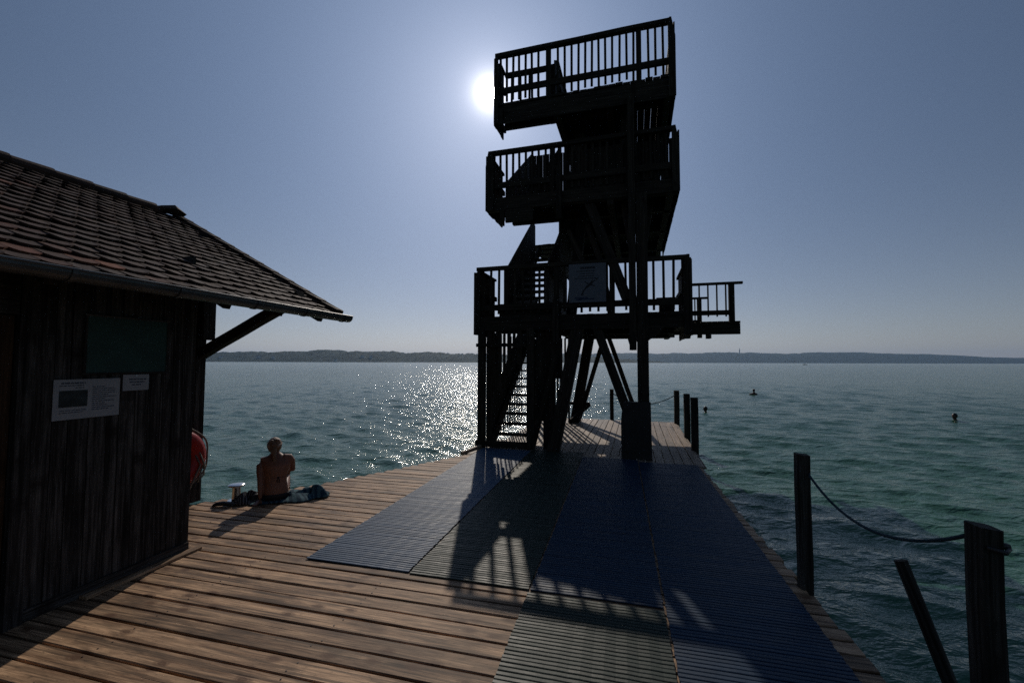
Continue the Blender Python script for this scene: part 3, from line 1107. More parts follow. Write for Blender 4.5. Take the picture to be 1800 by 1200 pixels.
MB().prism([(2.90, -0.15, 2.2), (3.09, -0.15, 2.2), (3.05, -0.15, 2.08), (2.99, -0.15, 1.97), (2.94, -0.15, 2.06)], (0, 0.1, 0)).build('corbel', TM, T)
MB().prism([(3.28, -0.1, 2.16), (3.28, -0.1, 2.42), (3.58, -0.1, 2.42), (3.50, -0.1, 2.32)], (0, 0.1, 0)).build('corbel', TM, T)
MB().beam((1.53, -0.07, 2.15), (1.53, -0.07, 3.0), 0.12, 0.08, up=(0, 1, 0)).build('column', TM, T)
MB().beam((1.60, -0.07, 4.62), (1.60, -0.07, 5.7), 0.10, 0.08, up=(0, 1, 0)).build('column', TM, T)
# upper raking legs between the platforms
leg((1.75, 0.5, 2.7), (1.95, 0.9, 5.0))
leg((2.90, 0.0, 2.95), (2.18, 0.15, 4.95), 0.19, 0.16)
leg((2.5, 3.4, 2.7), (2.0, 3.2, 5.0), 0.18, 0.18)
leg((3.1, 3.4, 2.7), (3.3, 3.2, 5.0), 0.18, 0.18)
leg((1.75, 0.6, 5.2), (1.95, 0.9, 7.0))
leg((2.9, 0.3, 5.2), (2.9, 0.5, 7.0))
leg((1.75, 3.4, 5.2), (2.0, 3.2, 7.0))
leg((3.2, 3.4, 5.2), (3.2, 3.2, 7.0))
# knee braces under the middle platform, light on them put into the timber colour
leg((3.02, 0.0, 3.70), (2.84, 0.35, 4.92), 0.10, 0.10, M['brace'], 'brace')
leg((3.18, 0.0, 3.70), (3.36, 0.55, 4.92), 0.11, 0.10, M['brace'], 'brace')
leg((2.40, 0.2, 3.75), (2.10, 0.5, 4.60), 0.11, 0.10, M['brace'], 'brace')
leg((2.05, 0.35, 3.75), (1.70, 0.55, 4.55), 0.09, 0.10, M['brace'], 'brace')
b = MB()
v = 0.7
while v < 4.6:
    b.prism([(1.46, v, 3.78 - 0.02 * random.random()), (1.46, v + 0.146, 3.78), (1.46, v + 0.146, 4.92), (1.46, v, 4.92)], (0.028, 0, 0), gdir='z')
    v += 0.149
b.build('board_panel', TM, T)
# back boarding of the two upper flights (keeps the tower core dark)
b = MB()
u = 1.62
while u < 3.6:
    w = random.uniform(0.14, 0.17)
    b.box((u, 2.9, Z2 + 0.02 + random.uniform(0, 0.1)), (u + w - random.choice([0.001, 0.001, 0.002, 0.002, 0.007]), 2.93, Z3 - 0.02), axis=2)
    u += w
b.build('board_panel', TM, T)
# low stowage boards on the middle platform's front
b = MB()
u = 0.95
while u < 3.7:
    w = random.uniform(0.13, 0.16)
    b.box((u, 0.10, Z2), (u + w - 0.007, 0.125, 6.05 + random.uniform(-0.01, 0.01)), axis=2)
    u += w
b.build('board_panel', TM, T)
# pointed end of the left parapet board between the two gaps of the middle railing
# wing platform with its own rails at the right rear of the first level
wing = MB()
uu = 4.02
while uu < 5.28:
    wing.beam((uu + 0.06, 2.30, Z1 - 0.025), (uu + 0.06, 4.85, Z1 - 0.025), 0.108, 0.05)
    uu += 0.12
wg = wing.build('wing_platform', TM, T)
MB().beam((3.9, 2.34, 2.52), (5.33, 2.34, 2.52), 0.08, 0.24).build('beam', TM, wg)
MB().beam((5.24, 2.3, 2.60), (5.24, 4.8, 2.60), 0.10, 0.09).build('beam', TM, wg)
MB().beam((4.68, 2.30, 2.36), (4.68, 2.55, 2.36), 0.09, 0.10).build('beam', TM, wg)
MB().beam((4.2, 2.30, 2.365), (4.2, 2.60, 2.365), 0.16, 0.09).build('beam', TM, wg)
for (vv, ue, ur, zt, posts) in ((2.42, 5.20, 5.42, 3.62, (5.18,)), (4.75, 4.86, 5.05, 3.62, (4.80,))):
    r = MB().beam((4.05, vv, zt - 0.03), (ur, vv, zt - 0.03), 0.09, 0.055).build('railing', TM, wg)
    MB().beam((4.05, vv, Z1 + 0.21), (ue, vv, Z1 + 0.21), 0.05, 0.11).build('lower_rail', TM, r)
    k = 4.12
    while k < ue - 0.1:
        MB().beam((k, vv + 0.03, Z1 + 0.12), (k, vv + 0.03, zt - 0.05), 0.032, 0.03, up=(0, 1, 0)).build('picket', TM, r)
        k += 0.19
    for p in posts:
        MB().beam((p, vv - 0.01, Z1 - 0.25), (p, vv - 0.01, zt - 0.05), 0.12, 0.10, up=(0, 1, 0), c=0.006).build('post', TM, r)
# low box and handle at the rear of the first platform
b = MB()
b.box((3.62, 2.7, Z1), (3.95, 3.0, Z1 + 0.62), axis=2)
b.box((3.55, 2.66, Z1 + 0.60), (4.0, 3.02, Z1 + 0.65), axis=0)
b.build('step_box', TM, T)

# cabinet at the foot of the front column
cb = empty('cabinet', tw(3.04, -0.27, 0.012), -TH)
tag(cb, 'plain dark upright cabinet standing against the front column of the tower', 'cabinet')
b = MB()
b.prism([(-0.265, -0.06, 0.0), (0.27, -0.06, 0.0), (0.255, -0.06, 1.02), (-0.225, -0.06, 1.02), (-0.265, -0.06, 0.70)], (0, 0.14, 0))
b.build('body', M['box'], cb)
b = MB()
b.box((-0.20, -0.068, 0.12), (0.21, -0.061, 0.66), axis=2)
b.build('door', M['box'], cb)
b = MB()
b.tube([(0.17, -0.072, 0.40), (0.17, -0.085, 0.40), (0.17, -0.085, 0.47), (0.17, -0.072, 0.47)], 0.005, 6)
b.build('handle', M['dark_metal'], cb)

# information sign on the first railing
sg = empty('information_sign', tw(2.15, -0.045, 3.31), -TH)
tag(sg, 'pale square sign with a diver figure fixed to the first platform railing', 'sign')
b = MB()
b.box((-0.36, -0.008, -0.39), (0.36, 0.008, 0.37), axis=2)
b.build('panel', M['sign'], sg)
b = MB()
for (x0, x1, z) in ((-0.20, 0.16, 0.225), (-0.14, 0.14, 0.175), (-0.17, 0.13, 0.125), (-0.24, 0.18, 0.08)):
    x = x0
    while x < x1:
        w = random.uniform(0.02, 0.06)
        b.box((x, -0.0112, z - 0.007), (min(x + w, x1), -0.0085, z + 0.007), axis=0)
        x += w + 0.012
x = -0.13
while x < 0.14:
    w = random.uniform(0.025, 0.04)
    b.box((x, -0.0112, 0.268), (x + w, -0.0085, 0.308), axis=0)
    x += w + 0.008
b.build('printed_text', M['sign_ink'], sg)
b = MB()
def stroke(pts, w):
    for (a, c) in zip(pts, pts[1:]):
        b.beam((a[0], -0.0098, a[1]), (c[0], -0.0098, c[1]), w, 0.0022, up=(0, 1, 0))
b.beam((-0.02, -0.0098, -0.10), (0.10, -0.0098, 0.0), 0.045, 0.0024, up=(0, 1, 0))
stroke([(0.09, -0.005), (0.21, 0.075)], 0.022)
stroke([(-0.015, -0.095), (-0.075, -0.17), (-0.10, -0.24)], 0.026)
stroke([(0.07, -0.02), (0.10, 0.06)], 0.018)
stroke([(0.03, -0.04), (-0.05, 0.02)], 0.016)
stroke([(0.06, -0.05), (0.15, -0.075)], 0.016)
b.lathe([(0.024, 0), (0.024, 0.0022)], (0, 0, 0), 12)
n0 = len(b.v) - 24
b.v[n0:] = [(x - 0.095, -0.011 + z, y - 0.235) for (x, y, z) in b.v[n0:]]
b.build('diver_figure', M['sign_ink'], sg)
b = MB()
for (cx, cz, w) in ((-0.12, -0.300, 0.26), (-0.02, -0.325, 0.30), (-0.16, -0.335, 0.12)):
    b.box((cx - w / 2, -0.0112, cz - 0.012), (cx + w / 2, -0.0085, cz + 0.010), axis=0)
b.build('water_mark', M['sign_blue'], sg)

# ------------------------------------------------------------------ hut
H = empty('boat_hut', (-3.9, 3.18, 0))
tag(H, 'dark weathered board hut with a tiled gable roof on the left of the jetty', 'hut')
HX, HY = -3.9, 3.18


def hut(m, name, mat, parent=None, smooth=False):
    o = m.build(name, mat, parent if parent is not None else H, smooth)
    if parent is None:
        o.location = (-HX, -HY, 0)
    return o


b = MB()
y = HY
while y > 2.10:
    w = random.uniform(0.085, 0.125)
    b.box((HX - 0.028 + random.uniform(-0.004, 0.002), y - w + 0.006, 0.06), (HX + random.uniform(-0.003, 0.003), y, 2.62), axis=2)
    y -= w
ywall = y
# return wall (faces the lake) and the recessed rear room
x = HX - 0.03
while x > -5.05:
    w = random.uniform(0.11, 0.14)
    b.box((x - w + 0.005, HY - 0.03, 0.05), (x, HY, 2.75), axis=2)
    x -= w
y = 4.30
while y > HY + 0.02:
    w = random.uniform(0.11, 0.14)
    b.box((-5.13, max(y - w + 0.005, HY + 0.003), 0.02), (-5.10 + random.uniform(-0.003, 0.003), y, 2.75), axis=2)
    y -= w
x = -5.13
while x > -8.0:
    b.box((x - 0.13, 4.27, 0.02), (x - 0.004, 4.30, 3.4), axis=2)
    x -= 0.134
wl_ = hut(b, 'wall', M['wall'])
b = MB()
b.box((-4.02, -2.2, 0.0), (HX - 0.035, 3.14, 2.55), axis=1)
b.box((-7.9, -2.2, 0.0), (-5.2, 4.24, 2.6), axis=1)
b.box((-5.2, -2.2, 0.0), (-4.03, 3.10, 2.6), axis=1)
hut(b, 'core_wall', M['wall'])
b = MB()
b.box((-5.10, 4.20, 2.02), (-5.03, 4.36, 2.75), axis=2)
hut(b, 'corner_board', M['wall'])
b = MB()
b.box((HX + 0.004, ywall, 0.005), (HX + 0.018, HY - 0.006, 0.085), axis=1)
hut(b, 'base_board', M['wall'])
b = MB()
b.beam((HX + 0.058, 2.35, 0.012), (HX + 0.060, HY + 0.06, 0.012), 0.075, 0.024, c=0.004)
hut(b, 'threshold_board', M['deck'])
# door and jamb at the left end
b = MB()
y = ywall - 0.10
while y > 0.3:
    b.box((HX - 0.034, y - 0.135, 0.05), (HX - 0.010, y - 0.005, 2.05), axis=2)
    y -= 0.14
dr = hut(b, 'door', M['door'])
b = MB()
b.box((HX - 0.03, ywall - 0.095, 0.0), (HX + 0.03, ywall - 0.002, 2.62), axis=2)
b.box((HX - 0.03, 0.2, 2.06), (HX + 0.02, ywall - 0.097, 2.62), axis=1)
hut(b, 'door_frame', M['wall'])

# roof: deck, tiles, ridge, verge
EX, EZ, RX, RZ = -3.30, 2.315, -5.90, 3.715
Y0, Y1 = -2.2, 4.46
sl_ = Vector((RX - EX, 0, RZ - EZ))
SLEN = sl_.length
sd = sl_.normalized()
nrm = Vector((-sd.z, 0, sd.x))
if nrm.z < 0:
    nrm = -nrm
b = MB()
pE, pR = Vector((EX, 0, EZ)), Vector((RX, 0, RZ))
b.prism([pE + Vector((0, Y0, 0)) - nrm * 0.02, pR + Vector((0, Y0, 0)) - nrm * 0.02, pR + Vector((0, Y0, 0)) - nrm * 0.055, pE + Vector((0, Y0, 0)) - nrm * 0.055], (0, Y1 - Y0 - 0.02, 0))
p2 = Vector((2 * RX - EX, 0, EZ))
n2 = Vector((-nrm.x, 0, nrm.z))
b.prism([p2 + Vector((0, Y0, 0)) + n2 * 0.02, pR + Vector((0, Y0, 0)) + n2 * 0.02, pR + Vector((0, Y0, 0)) - n2 * 0.03, p2 + Vector((0, Y0, 0)) - n2 * 0.03], (0, Y1 - Y0 - 0.02, 0))
rf = hut(b, 'roof', M['wall'])
b = MB()
rows = 20
expo_ = SLEN / rows
tw_ = 0.152
for r in range(rows):
    base = pE + sd * (expo_ * r - 0.035)
    yy = Y1 + (0.5 * tw_ if r % 2 else 0) - 0.005
    wave = random.uniform(-0.006, 0.006)
    while yy > -0.6:
        w = tw_ * random.uniform(0.965, 0.99)
        ya, yb = max(yy - w, -0.7), min(yy, Y1)
        if yb - ya > 0.03:
            j = random.uniform(-0.008, 0.008) + wave
            lift = 0.013 + random.uniform(0, 0.008)
            tilt = random.uniform(-0.006, 0.006)
            p = base + sd * j
            th_ = 0.015
            ln = expo_ * 1.55
            ym = (ya + yb) / 2
            # rounded beaver-tail lower edge
            front = [(ya, 0.036), (ya + (yb - ya) * 0.2, 0.011), (ym, 0.0), (yb - (yb - ya) * 0.2, 0.011), (yb, 0.036)]
            top, bot = [], []
            for (q, s_) in front:
                tt = tilt * ((q - ym) / w * 2)
                top.append(p + sd * s_ + Vector((0, q, 0)) + nrm * (lift + th_ + tt))
                bot.append(p + sd * s_ + Vector((0, q, 0)) + nrm * (lift + tt))
            top += [p + sd * ln + Vector((0, yb, 0)) + nrm * (th_ - 0.012), p + sd * ln + Vector((0, ya, 0)) + nrm * (th_ - 0.012)]
            bot += [p + sd * ln + Vector((0, yb, 0)) - nrm * 0.012, p + sd * ln + Vector((0, ya, 0)) - nrm * 0.012]
            k = len(top)
            fs_ = [tuple(range(k)), tuple(range(2 * k - 1, k - 1, -1))]
            for i in range(k):
                i2 = (i + 1) % k
                fs_.append((i, k + i, k + i2, i2))
            rv = random.random()
            if yy > 2.7:
                rv = rv * 0.55 + 0.30
            rv = max(0.12, min(rv, 0.95))
            if r == 1 and 2.07 < ym < 2.2:
                rv = 1.0
            b.add(top + bot, fs_, None, rv)
        yy -= tw_
hut(b, 'roof_tiles', M['tiles'])
b = MB()
yy = Y1 - 0.33
while yy > -0.6:
    ya = yy - 0.36
    pts = []
    for q, rad in ((yy + 0.03, 0.088), (ya, 0.074)):
        pts.append((Vector((RX, q, RZ + 0.012)), Vector((rad * 1.15, 0, 0)), Vector((0, 0, rad))))
    b.loft(pts, 14, random.uniform(0, 0.6))
    yy -= 0.345
hut(b, 'ridge_tiles', M['tiles'])
b = MB()
b.loft([((RX + 0.02, Y1 + 0.06, RZ + 0.055), (0.10, 0, 0), (0, 0, 0.030)), ((RX + 0.02, Y1 - 0.07, RZ + 0.09), (0.11, 0, 0), (0, 0, 0.065)), ((RX, Y1 - 0.22, RZ + 0.05), (0.08, 0, 0), (0, 0, 0.05))], 6, 0.05)
hut(b, 'ridge_end_cap', M['tiles'])
b = MB()
b.beam(pE + Vector((0, Y1 + 0.016, 0)) - sd * 0.03 + nrm * 0.0, pR + Vector((0, Y1 + 0.016, 0)) + nrm * 0.0, 0.03, 0.13, up=nrm)
b.beam(p2 + Vector((0, Y1 + 0.016, 0)), pR + Vector((0, Y1 + 0.016, 0)), 0.03, 0.13, up=n2)
hut(b, 'verge_board', M['tower'])
b = MB()
q = 0.0
while q < SLEN - 0.05:
    a_ = pE + sd * q + nrm * 0.055
    c_ = pE + sd * (q + 0.30) + nrm * 0.040
    b.beam(a_ + Vector((0, Y1 + 0.0, 0)), c_ + Vector((0, Y1 + 0.0, 0)), 0.11, 0.022, up=nrm, rnd=random.uniform(0.5, 0.9))
    q += 0.27
hut(b, 'verge_tiles', M['tiles'])
# rafters under the eave
b = MB()
y = Y1 - 0.12
while y > -2:
    b.beam(pE + Vector((0, y, 0)) + sd * 0.10 - nrm * 0.105, pE + Vector((0, y, 0)) + sd * 1.6 - nrm * 0.11, 0.07, 0.10, up=nrm)
    y -= 0.62
hut(b, 'rafters', M['tower'])
# gutter: half-round zinc channel with brackets and stop end
b = MB()
GX, GZ, GR = EX + 0.075, EZ - 0.020, 0.066
NG = 10
pro = [(GX + GR * math.cos(math.pi + math.pi * i / NG), GZ + GR * math.sin(math.pi + math.pi * i / NG)) for i in range(NG + 1)]
inn = [(GX + (GR - 0.004) * math.cos(math.pi + math.pi * i / NG), GZ + (GR - 0.004) * math.sin(math.pi + math.pi * i / NG)) for i in range(NG, -1, -1)]
ring = pro + inn
ys = [-2.2, 2.35, 2.352, 4.63]
b.prism([(x_, -2.2, z_) for (x_, z_) in ring], (0, 6.75, 0))
b.tube([(GX + GR, -2.2, GZ + 0.004), (GX + GR, 4.55, GZ + 0.004)], 0.009, 8)
g_ = hut(b, 'gutter', M['zinc'])
b = MB()
b.prism([(x_, 4.548, z_) for (x_, z_) in pro], (0, 0.01, 0))
hut(b, 'stop_end', M['zinc'], g_)
for yb in (4.42, 3.78, 3.15, 2.45, 1.8):
    b = MB()
    big = [(GX + (GR + 0.007) * math.cos(math.pi + math.pi * i / NG), GZ + (GR + 0.007) * math.sin(math.pi + math.pi * i / NG)) for i in range(NG + 1)]
    b.prism([(x_, yb, z_) for (x_, z_) in big + [(x2, z2) for (x2, z2) in reversed(pro)]], (0, 0.028, 0))
    b.tube([(GX - GR, yb + 0.014, GZ), (GX + GR, yb + 0.014, GZ + 0.004)], 0.004, 6)
    hut(b, 'bracket', M['zinc'], g_)
# eave brace at the lake end
b = MB()
b.beam((-5.08, 4.22, 1.84), (-3.62, 4.22, 2.52), 0.11, 0.12, c=0.008, seg=5, wob=0.004)
hut(b, 'brace', M['tower'])
b = MB()
b.beam((-3.60, 4.22, 2.30), (-5.1, 4.22, 2.30 + 0.001), 0.08, 0.08)

# notices on the wall
def notice(name, y0, y1, z0, z1, mat, label, cat, sag=0.0):
    e = empty(name, (HX + 0.012, (y0 + y1) / 2, (z0 + z1) / 2))
    tag(e, label, cat)
    w, h = (y1 - y0) / 2, (z1 - z0) / 2
    m = MB()
    m.prism([(0, -w, -h + sag), (0, w, -h - sag), (0, w, h - sag), (0, -w, h + sag)], (0.003, 0, 0))
    m.build('sheet', mat, e)
    return e, w, h


def lines(e, rows, mat, x=0.0034, name='printed_text'):
    m = MB()
    for (ya, yb, z, t) in rows:
        y = ya
        while y < yb - 0.004:
            w = random.uniform(0.012, 0.034)
            m.box((x, y, z - t / 2), (x + 0.0008, min(y + w, yb), z + t / 2), axis=1)
            y += w + 0.005
    m.build(name, mat, e)


gb, w, h = notice('notice_board', 2.32, 2.905, 1.66, 2.09, M['green_board'], 'dark green board on the hut wall above the two white notices', 'notice board')
b = MB()
for (a_, c_) in (((0.0, -w - 0.016, -h - 0.013), (0.012, w + 0.016, -h - 0.001)), ((0.0, -w - 0.016, h + 0.001), (0.012, w + 0.016, h + 0.013))):
    b.box(a_, c_, axis=1)
b.box((0.0, -w - 0.014, -h), (0.012, -w - 0.001, h), axis=2)
b.box((0.0, w + 0.001, -h), (0.012, w + 0.014, h), axis=2)
b.build('frame', M['wall'], gb)
po, w, h = notice('poster', 2.14, 2.555, 1.325, 1.615, M['paper'], 'wide white notice with a dark picture on the hut wall', 'notice')
b = MB()
b.box((0.0034, -0.175, -0.055), (0.0044, -0.005, 0.065), axis=1)
b.build('picture', M['picture'], po)
lines(po, [(-0.165, -0.02, 0.118, 0.010), (-0.175, -0.03, 0.100, 0.006), (-0.08, -0.03, 0.083, 0.006), (-0.17, -0.01, -0.080, 0.005), (-0.17, -0.03, -0.095, 0.005)] +
      [(0.025, random.uniform(0.10, 0.185), 0.085 - i * 0.0155, 0.0055) for i in range(12)], M['ink'])
sm, w, h = notice('notice', 2.575, 2.77, 1.51, 1.64, M['paper'], 'small white notice on the hut wall under the green board', 'notice')
lines(sm, [(-0.055, 0.075, 0.026, 0.009), (-0.05, 0.065, 0.004, 0.009), (-0.03, 0.035, -0.018, 0.008)], M['ink'])
b = MB()
for (e_, dy, dz) in ((sm, 0.0, 0.055),):
    b.lathe([(0.005, 0), (0.004, 0.004)], (0, 0, 0), 8)
    b.v = [(0.003 + z, x + dy, y + dz) for (x, y, z) in b.v]
    b.build('drawing_pin', M['steel'], e_)

# lifebuoy on the recessed wall
lb = empty('lifebuoy', (-5.02, 3.92, 0.60))
tag(lb, 'red lifebuoy with pale rope hanging behind the hut corner', 'lifebuoy')
b = MB()
N, n2_ = 40, 14
vs_, fs_ = [], []
for i in range(N):
    t = 2 * math.pi * i / N
    for k in range(n2_):
        p = 2 * math.pi * k / n2_
        rr = 0.245 + 0.105 * math.cos(p)
        vs_.append((0.075 * math.sin(p), rr * math.cos(t), rr * math.sin(t)))
for i in range(N):
    for k in range(n2_):
        fs_.append((i * n2_ + k, i * n2_ + (k + 1) % n2_, ((i + 1) % N) * n2_ + (k + 1) % n2_, ((i + 1) % N) * n2_ + k))
b.add(vs_, fs_)
b.build('ring', M['red'], lb, smooth=True)
b = MB()
pts = []
for i in range(0, 33):
    t = math.pi * 0.62 - math.pi * 1.25 * i / 32
    rr = 0.362 + 0.02 * math.sin(i * math.pi / 8) ** 2
    pts.append((0.02, rr * math.cos(t), rr * math.sin(t)))
b.tube(pts, 0.011, 7)
b.tube([(0.06, 0.18, 0.02), (0.09, 0.22, -0.10), (0.10, 0.15, -0.22), (0.08, 0.10, -0.36), (0.04, 0.02, -0.44)], 0.010, 7)
b.tube([(0.07, 0.22, 0.05), (0.10, 0.26, -0.10), (0.09, 0.27, -0.22), (0.08, 0.20, -0.30), (0.09, 0.24, -0.14)], 0.010, 7)
b.ball((0.08, 0.275, -0.13), (0.02, 0.025, 0.03), 10, 6)
b.build('rope', M['pale_rope'], lb, smooth=True)

# ------------------------------------------------------------------ posts, ropes and pole on the right
def post(x, y, z0, z1, w, d, rz, label, slant=0.015, group=None):
    e = empty('mooring_post', (x, y, 0), rz)
    tag(e, label, 'post', group)
    m = MB()
    n = 10
    vs_, gs_ = [], []
    a, c, ch = w / 2, d / 2, 0.012
    prof = [(-a + ch, -c), (a - ch, -c), (a, -c + ch), (a, c - ch), (a - ch, c), (-a + ch, c), (-a, c - ch), (-a, -c + ch)]
    for k in range(n + 1):
        t = k / n
        ox, oy = random.uniform(-0.003, 0.003), random.uniform(-0.003, 0.003)
        for (px, py) in prof:
            z = z0 + (z1 - z0) * t + (slant * px / a * (1 if k == n else 0))
            vs_.append((px + ox, py + oy, z))
            gs_.append(Vector((z, px, py)))
    fs_ = [tuple(range(8)), tuple(range(n * 8 + 7, n * 8 - 1, -1))]
    for k in range(n):
        for i in range(8):
            j = (i + 1) % 8
            fs_.append((k * 8 + i, (k * 8 + j), (k + 1) * 8 + j, (k + 1) * 8 + i))
    m.add(vs_, fs_, gs_)
    m.build('shaft', M['post'], e)
    return e


PG = 'square timber posts along the right edge of the jetty'
post(1.385, 3.875, -1.8, 1.03, 0.092, 0.092, 0.0, 'square dark post on the jetty edge, second nearest, where the blue rope starts', -0.004, PG)
pn = post(1.405, 2.16, -1.8, 1.10, 0.087, 0.087, 0.0, 'nearest post at the bottom right corner, holding the rope end', -0.006, PG)
b = MB()
b.tube([(-0.02, -0.046, 1.03), (0.03, -0.062, 1.02), (0.062, -0.03, 1.025)], 0.009, 8)
b.tube([(0.040, -0.02, 1.035), (0.068, -0.02, 1.03)], 0.013, 8)
b.build('bolt', M['dark_metal'], pn, smooth=True)
post(1.56, 13.10, -1.8, 0.95, 0.14, 0.14, 0, 'far right post at the lake end of the tower deck holding the thin rope', 0, PG)
post(1.50, 10.72, -1.8, 1.02, 0.13, 0.13, 0, 'middle one of the three far posts on the right of the tower deck', 0, PG)
post(1.43, 9.22, -1.8, 1.05, 0.13, 0.13, 0, 'nearest of the three far posts on the right of the tower deck', 0, PG)
post(-0.26, 13.50, -1.8, 0.93, 0.115, 0.115, 0, 'thin post at the lake end behind the tower legs', 0, PG)


def rope(p, q, sag, r, label, skew=0.0):
    p, q = Vector(p), Vector(q)
    m = MB()
    pts = []
    for i in range(41):
        t = i / 40
        c = p.lerp(q, t)
        s_ = 4 * t * (1 - t)
        s_ *= (1 + skew * (t - 0.5))
        c.z -= sag * s_
        pts.append(c)
    m.tube(pts, r, 8)
    return tag(m.build('rope', M['rope'], smooth=True), label, 'rope')


rope((1.41, 3.82, 0.887), (1.385, 2.21, 1.04), 0.185, 0.0085, 'thick blue rope sagging between the two near posts', 0.0)
rope((-0.22, 13.5, 0.80), (1.50, 13.1, 0.80), 0.28, 0.012, 'thin dark rope hanging between the two lake end posts')
b = MB()
b.tube([(2.02, 2.55, -1.7), (1.80, 2.86, -0.3), (1.60, 3.075, 0.585)], [0.035, 0.035, 0.033], 10)
tag(b.build('leaning_pole', M['post']), 'dark pole leaning out of the water between the two near posts', 'pole')

# ------------------------------------------------------------------ bollard, towel, clothes
e = empty('bollard', (-4.70, 4.44, 0.004))
tag(e, 'small polished steel mooring bollard at the deck edge beside the bather', 'bollard')
b = MB()
b.lathe([(0.095, 0), (0.095, 0.010), (0.085, 0.014)], (0, 0, 0), 24)
b.build('base_plate', M['steel'], e)
b = MB()
b.lathe([(0.052, 0.0145), (0.050, 0.03), (0.047, 0.165), (0.052, 0.172)], (0, 0, 0), 24)
b.build('stem', M['steel'], e, smooth=True)
b = MB()
b.lathe([(0.050, 0.1725), (0.088, 0.182), (0.098, 0.190), (0.094, 0.199), (0.07, 0.206), (0.02, 0.209)], (0, 0, 0), 28)
b.build('cap', M['steel'], e, smooth=True)


def cloth(name, mat, cx, cy, rx, ry, hgt, seed, rz, label, cat, n=46, fold=1.0, base=0.006):
    rng = random.Random(seed)
    waves = [(rng.uniform(5, 22) * fold, rng.uniform(0, 2 * math.pi), rng.uniform(0, 6.3), rng.uniform(0.25, 1.0)) for _ in range(9)]
    m = MB()
    vs_, fs_, gs_ = [], [], []
    bott = []
    for i in range(n + 1):
        for j in range(n + 1):
            a, c = 2 * i / n - 1, 2 * j / n - 1
            # squircle outline with ragged edge
            ang_ = math.atan2(c, a)
            edge = 1 + 0.13 * math.sin(3 * ang_ + seed) + 0.09 * math.sin(5 * ang_ + 2 * seed) + 0.05 * math.sin(9 * ang_)
            rr = max(abs(a), abs(c))
            l = math.hypot(a, c) or 1
            x, y = a / l * rr * edge * rx, c / l * rr * edge * ry
            hsum = 0
            for (fq, d, ph, am) in waves:
                s_ = math.sin(fq * (x * math.cos(d) + y * math.sin(d)) + ph + 0.8 * math.sin(4 * x + ph))
                hsum += am * (1 - abs(s_)) / 9
            fall = max(0, 1 - rr ** 3.0)
            z = base + 0.010 + hgt * (0.35 + 1.9 * hsum) * fall * (0.6 + 0.4 * math.sin(2.4 * ang_ + seed))
            vs_.append((x, y, max(z, base + 0.008)))
            gs_.append(Vector((a * rx * 1.6, c * ry * 1.6, 0)))
    k = n + 1
    for i in range(n):
        for j in range(n):
            fs_.append((i * k + j, (i + 1) * k + j, (i + 1) * k + j + 1, i * k + j + 1))
    m.add(vs_, fs_, gs_, 0.3)
    o = m.build(name, mat, smooth=True, loc=(cx, cy, 0))
    o.rotation_euler = (0, 0, rz)
    so_ = o.modifiers.new('thickness', 'SOLIDIFY')
    so_.thickness, so_.offset = 0.005, -1
    tag(o, label, cat)
    return o


cloth('towel', M['towel'], -4.12, 4.69, 0.40, 0.23, 0.075, 4, R(38), 'crumpled dark blue patterned towel under the seated bather', 'towel')
cloth('towel', M['towel'], -3.93, 4.84, 0.23, 0.19, 0.12, 9, R(30), 'bunched up blue and pale towel end to the right of the bather', 'towel')
cloth('clothes', M['clothes'], -4.52, 4.42, 0.17, 0.13, 0.16, 7, R(40), 'small heap of dark striped clothes between the bollard and the bather', 'clothes', 36, 1.3)
for (sx, sy, rz, lab) in ((-4.66, 4.24, 0.5, 'dark flat sandal lying left of the striped clothes'), (-4.42, 4.52, 1.2, 'dark shoe standing in the clothes heap beside the bather')):
    e = empty('shoe', (sx, sy, 0.006), rz)
    tag(e, lab, 'shoe', 'shoes beside the bather')
    b = MB()
    tall = 0.085 if rz > 1 else 0.03
    b.loft([((-0.125, 0, 0.012), (0, 0.026, 0), (0, 0, 0.012)), ((-0.09, 0, 0.016 + tall * 0.35), (0, 0.036, 0), (0, 0, 0.014 + tall * 0.35)), ((-0.02, 0, 0.016 + tall * 0.4), (0, 0.034, 0), (0, 0, 0.014 + tall * 0.4)),
            ((0.06, 0, 0.02), (0, 0.044, 0), (0, 0, 0.02)), ((0.12, 0, 0.015), (0, 0.034, 0), (0, 0, 0.015)), ((0.145, 0, 0.012), (0, 0.015, 0), (0, 0, 0.010))], 14)
    b.build('upper', M['shoe'], e, smooth=True)
    b = MB()
    b.loft([((-0.13, 0, 0.004), (0.012, 0, 0), (0, 0.02, 0)), ((-0.13, 0, 0.010), (0.012, 0, 0), (0, 0.02, 0))], 8)
    b.build('heel_tab', M['shoe'], e)

# ------------------------------------------------------------------ the bather
P = empty('person', (-4.245, 4.575, 0.02), R(38))
P.scale = (0.90, 0.90, 0.92)
tag(P, 'bather in a dark bikini seated on the deck edge facing the lake, seen from behind', 'person')


def limb(m, pts, n=12):
    """tapered limb through (x,y,z,r) points"""
    m.tube([p[:3] for p in pts], [p[3] for p in pts], n)


b = MB()
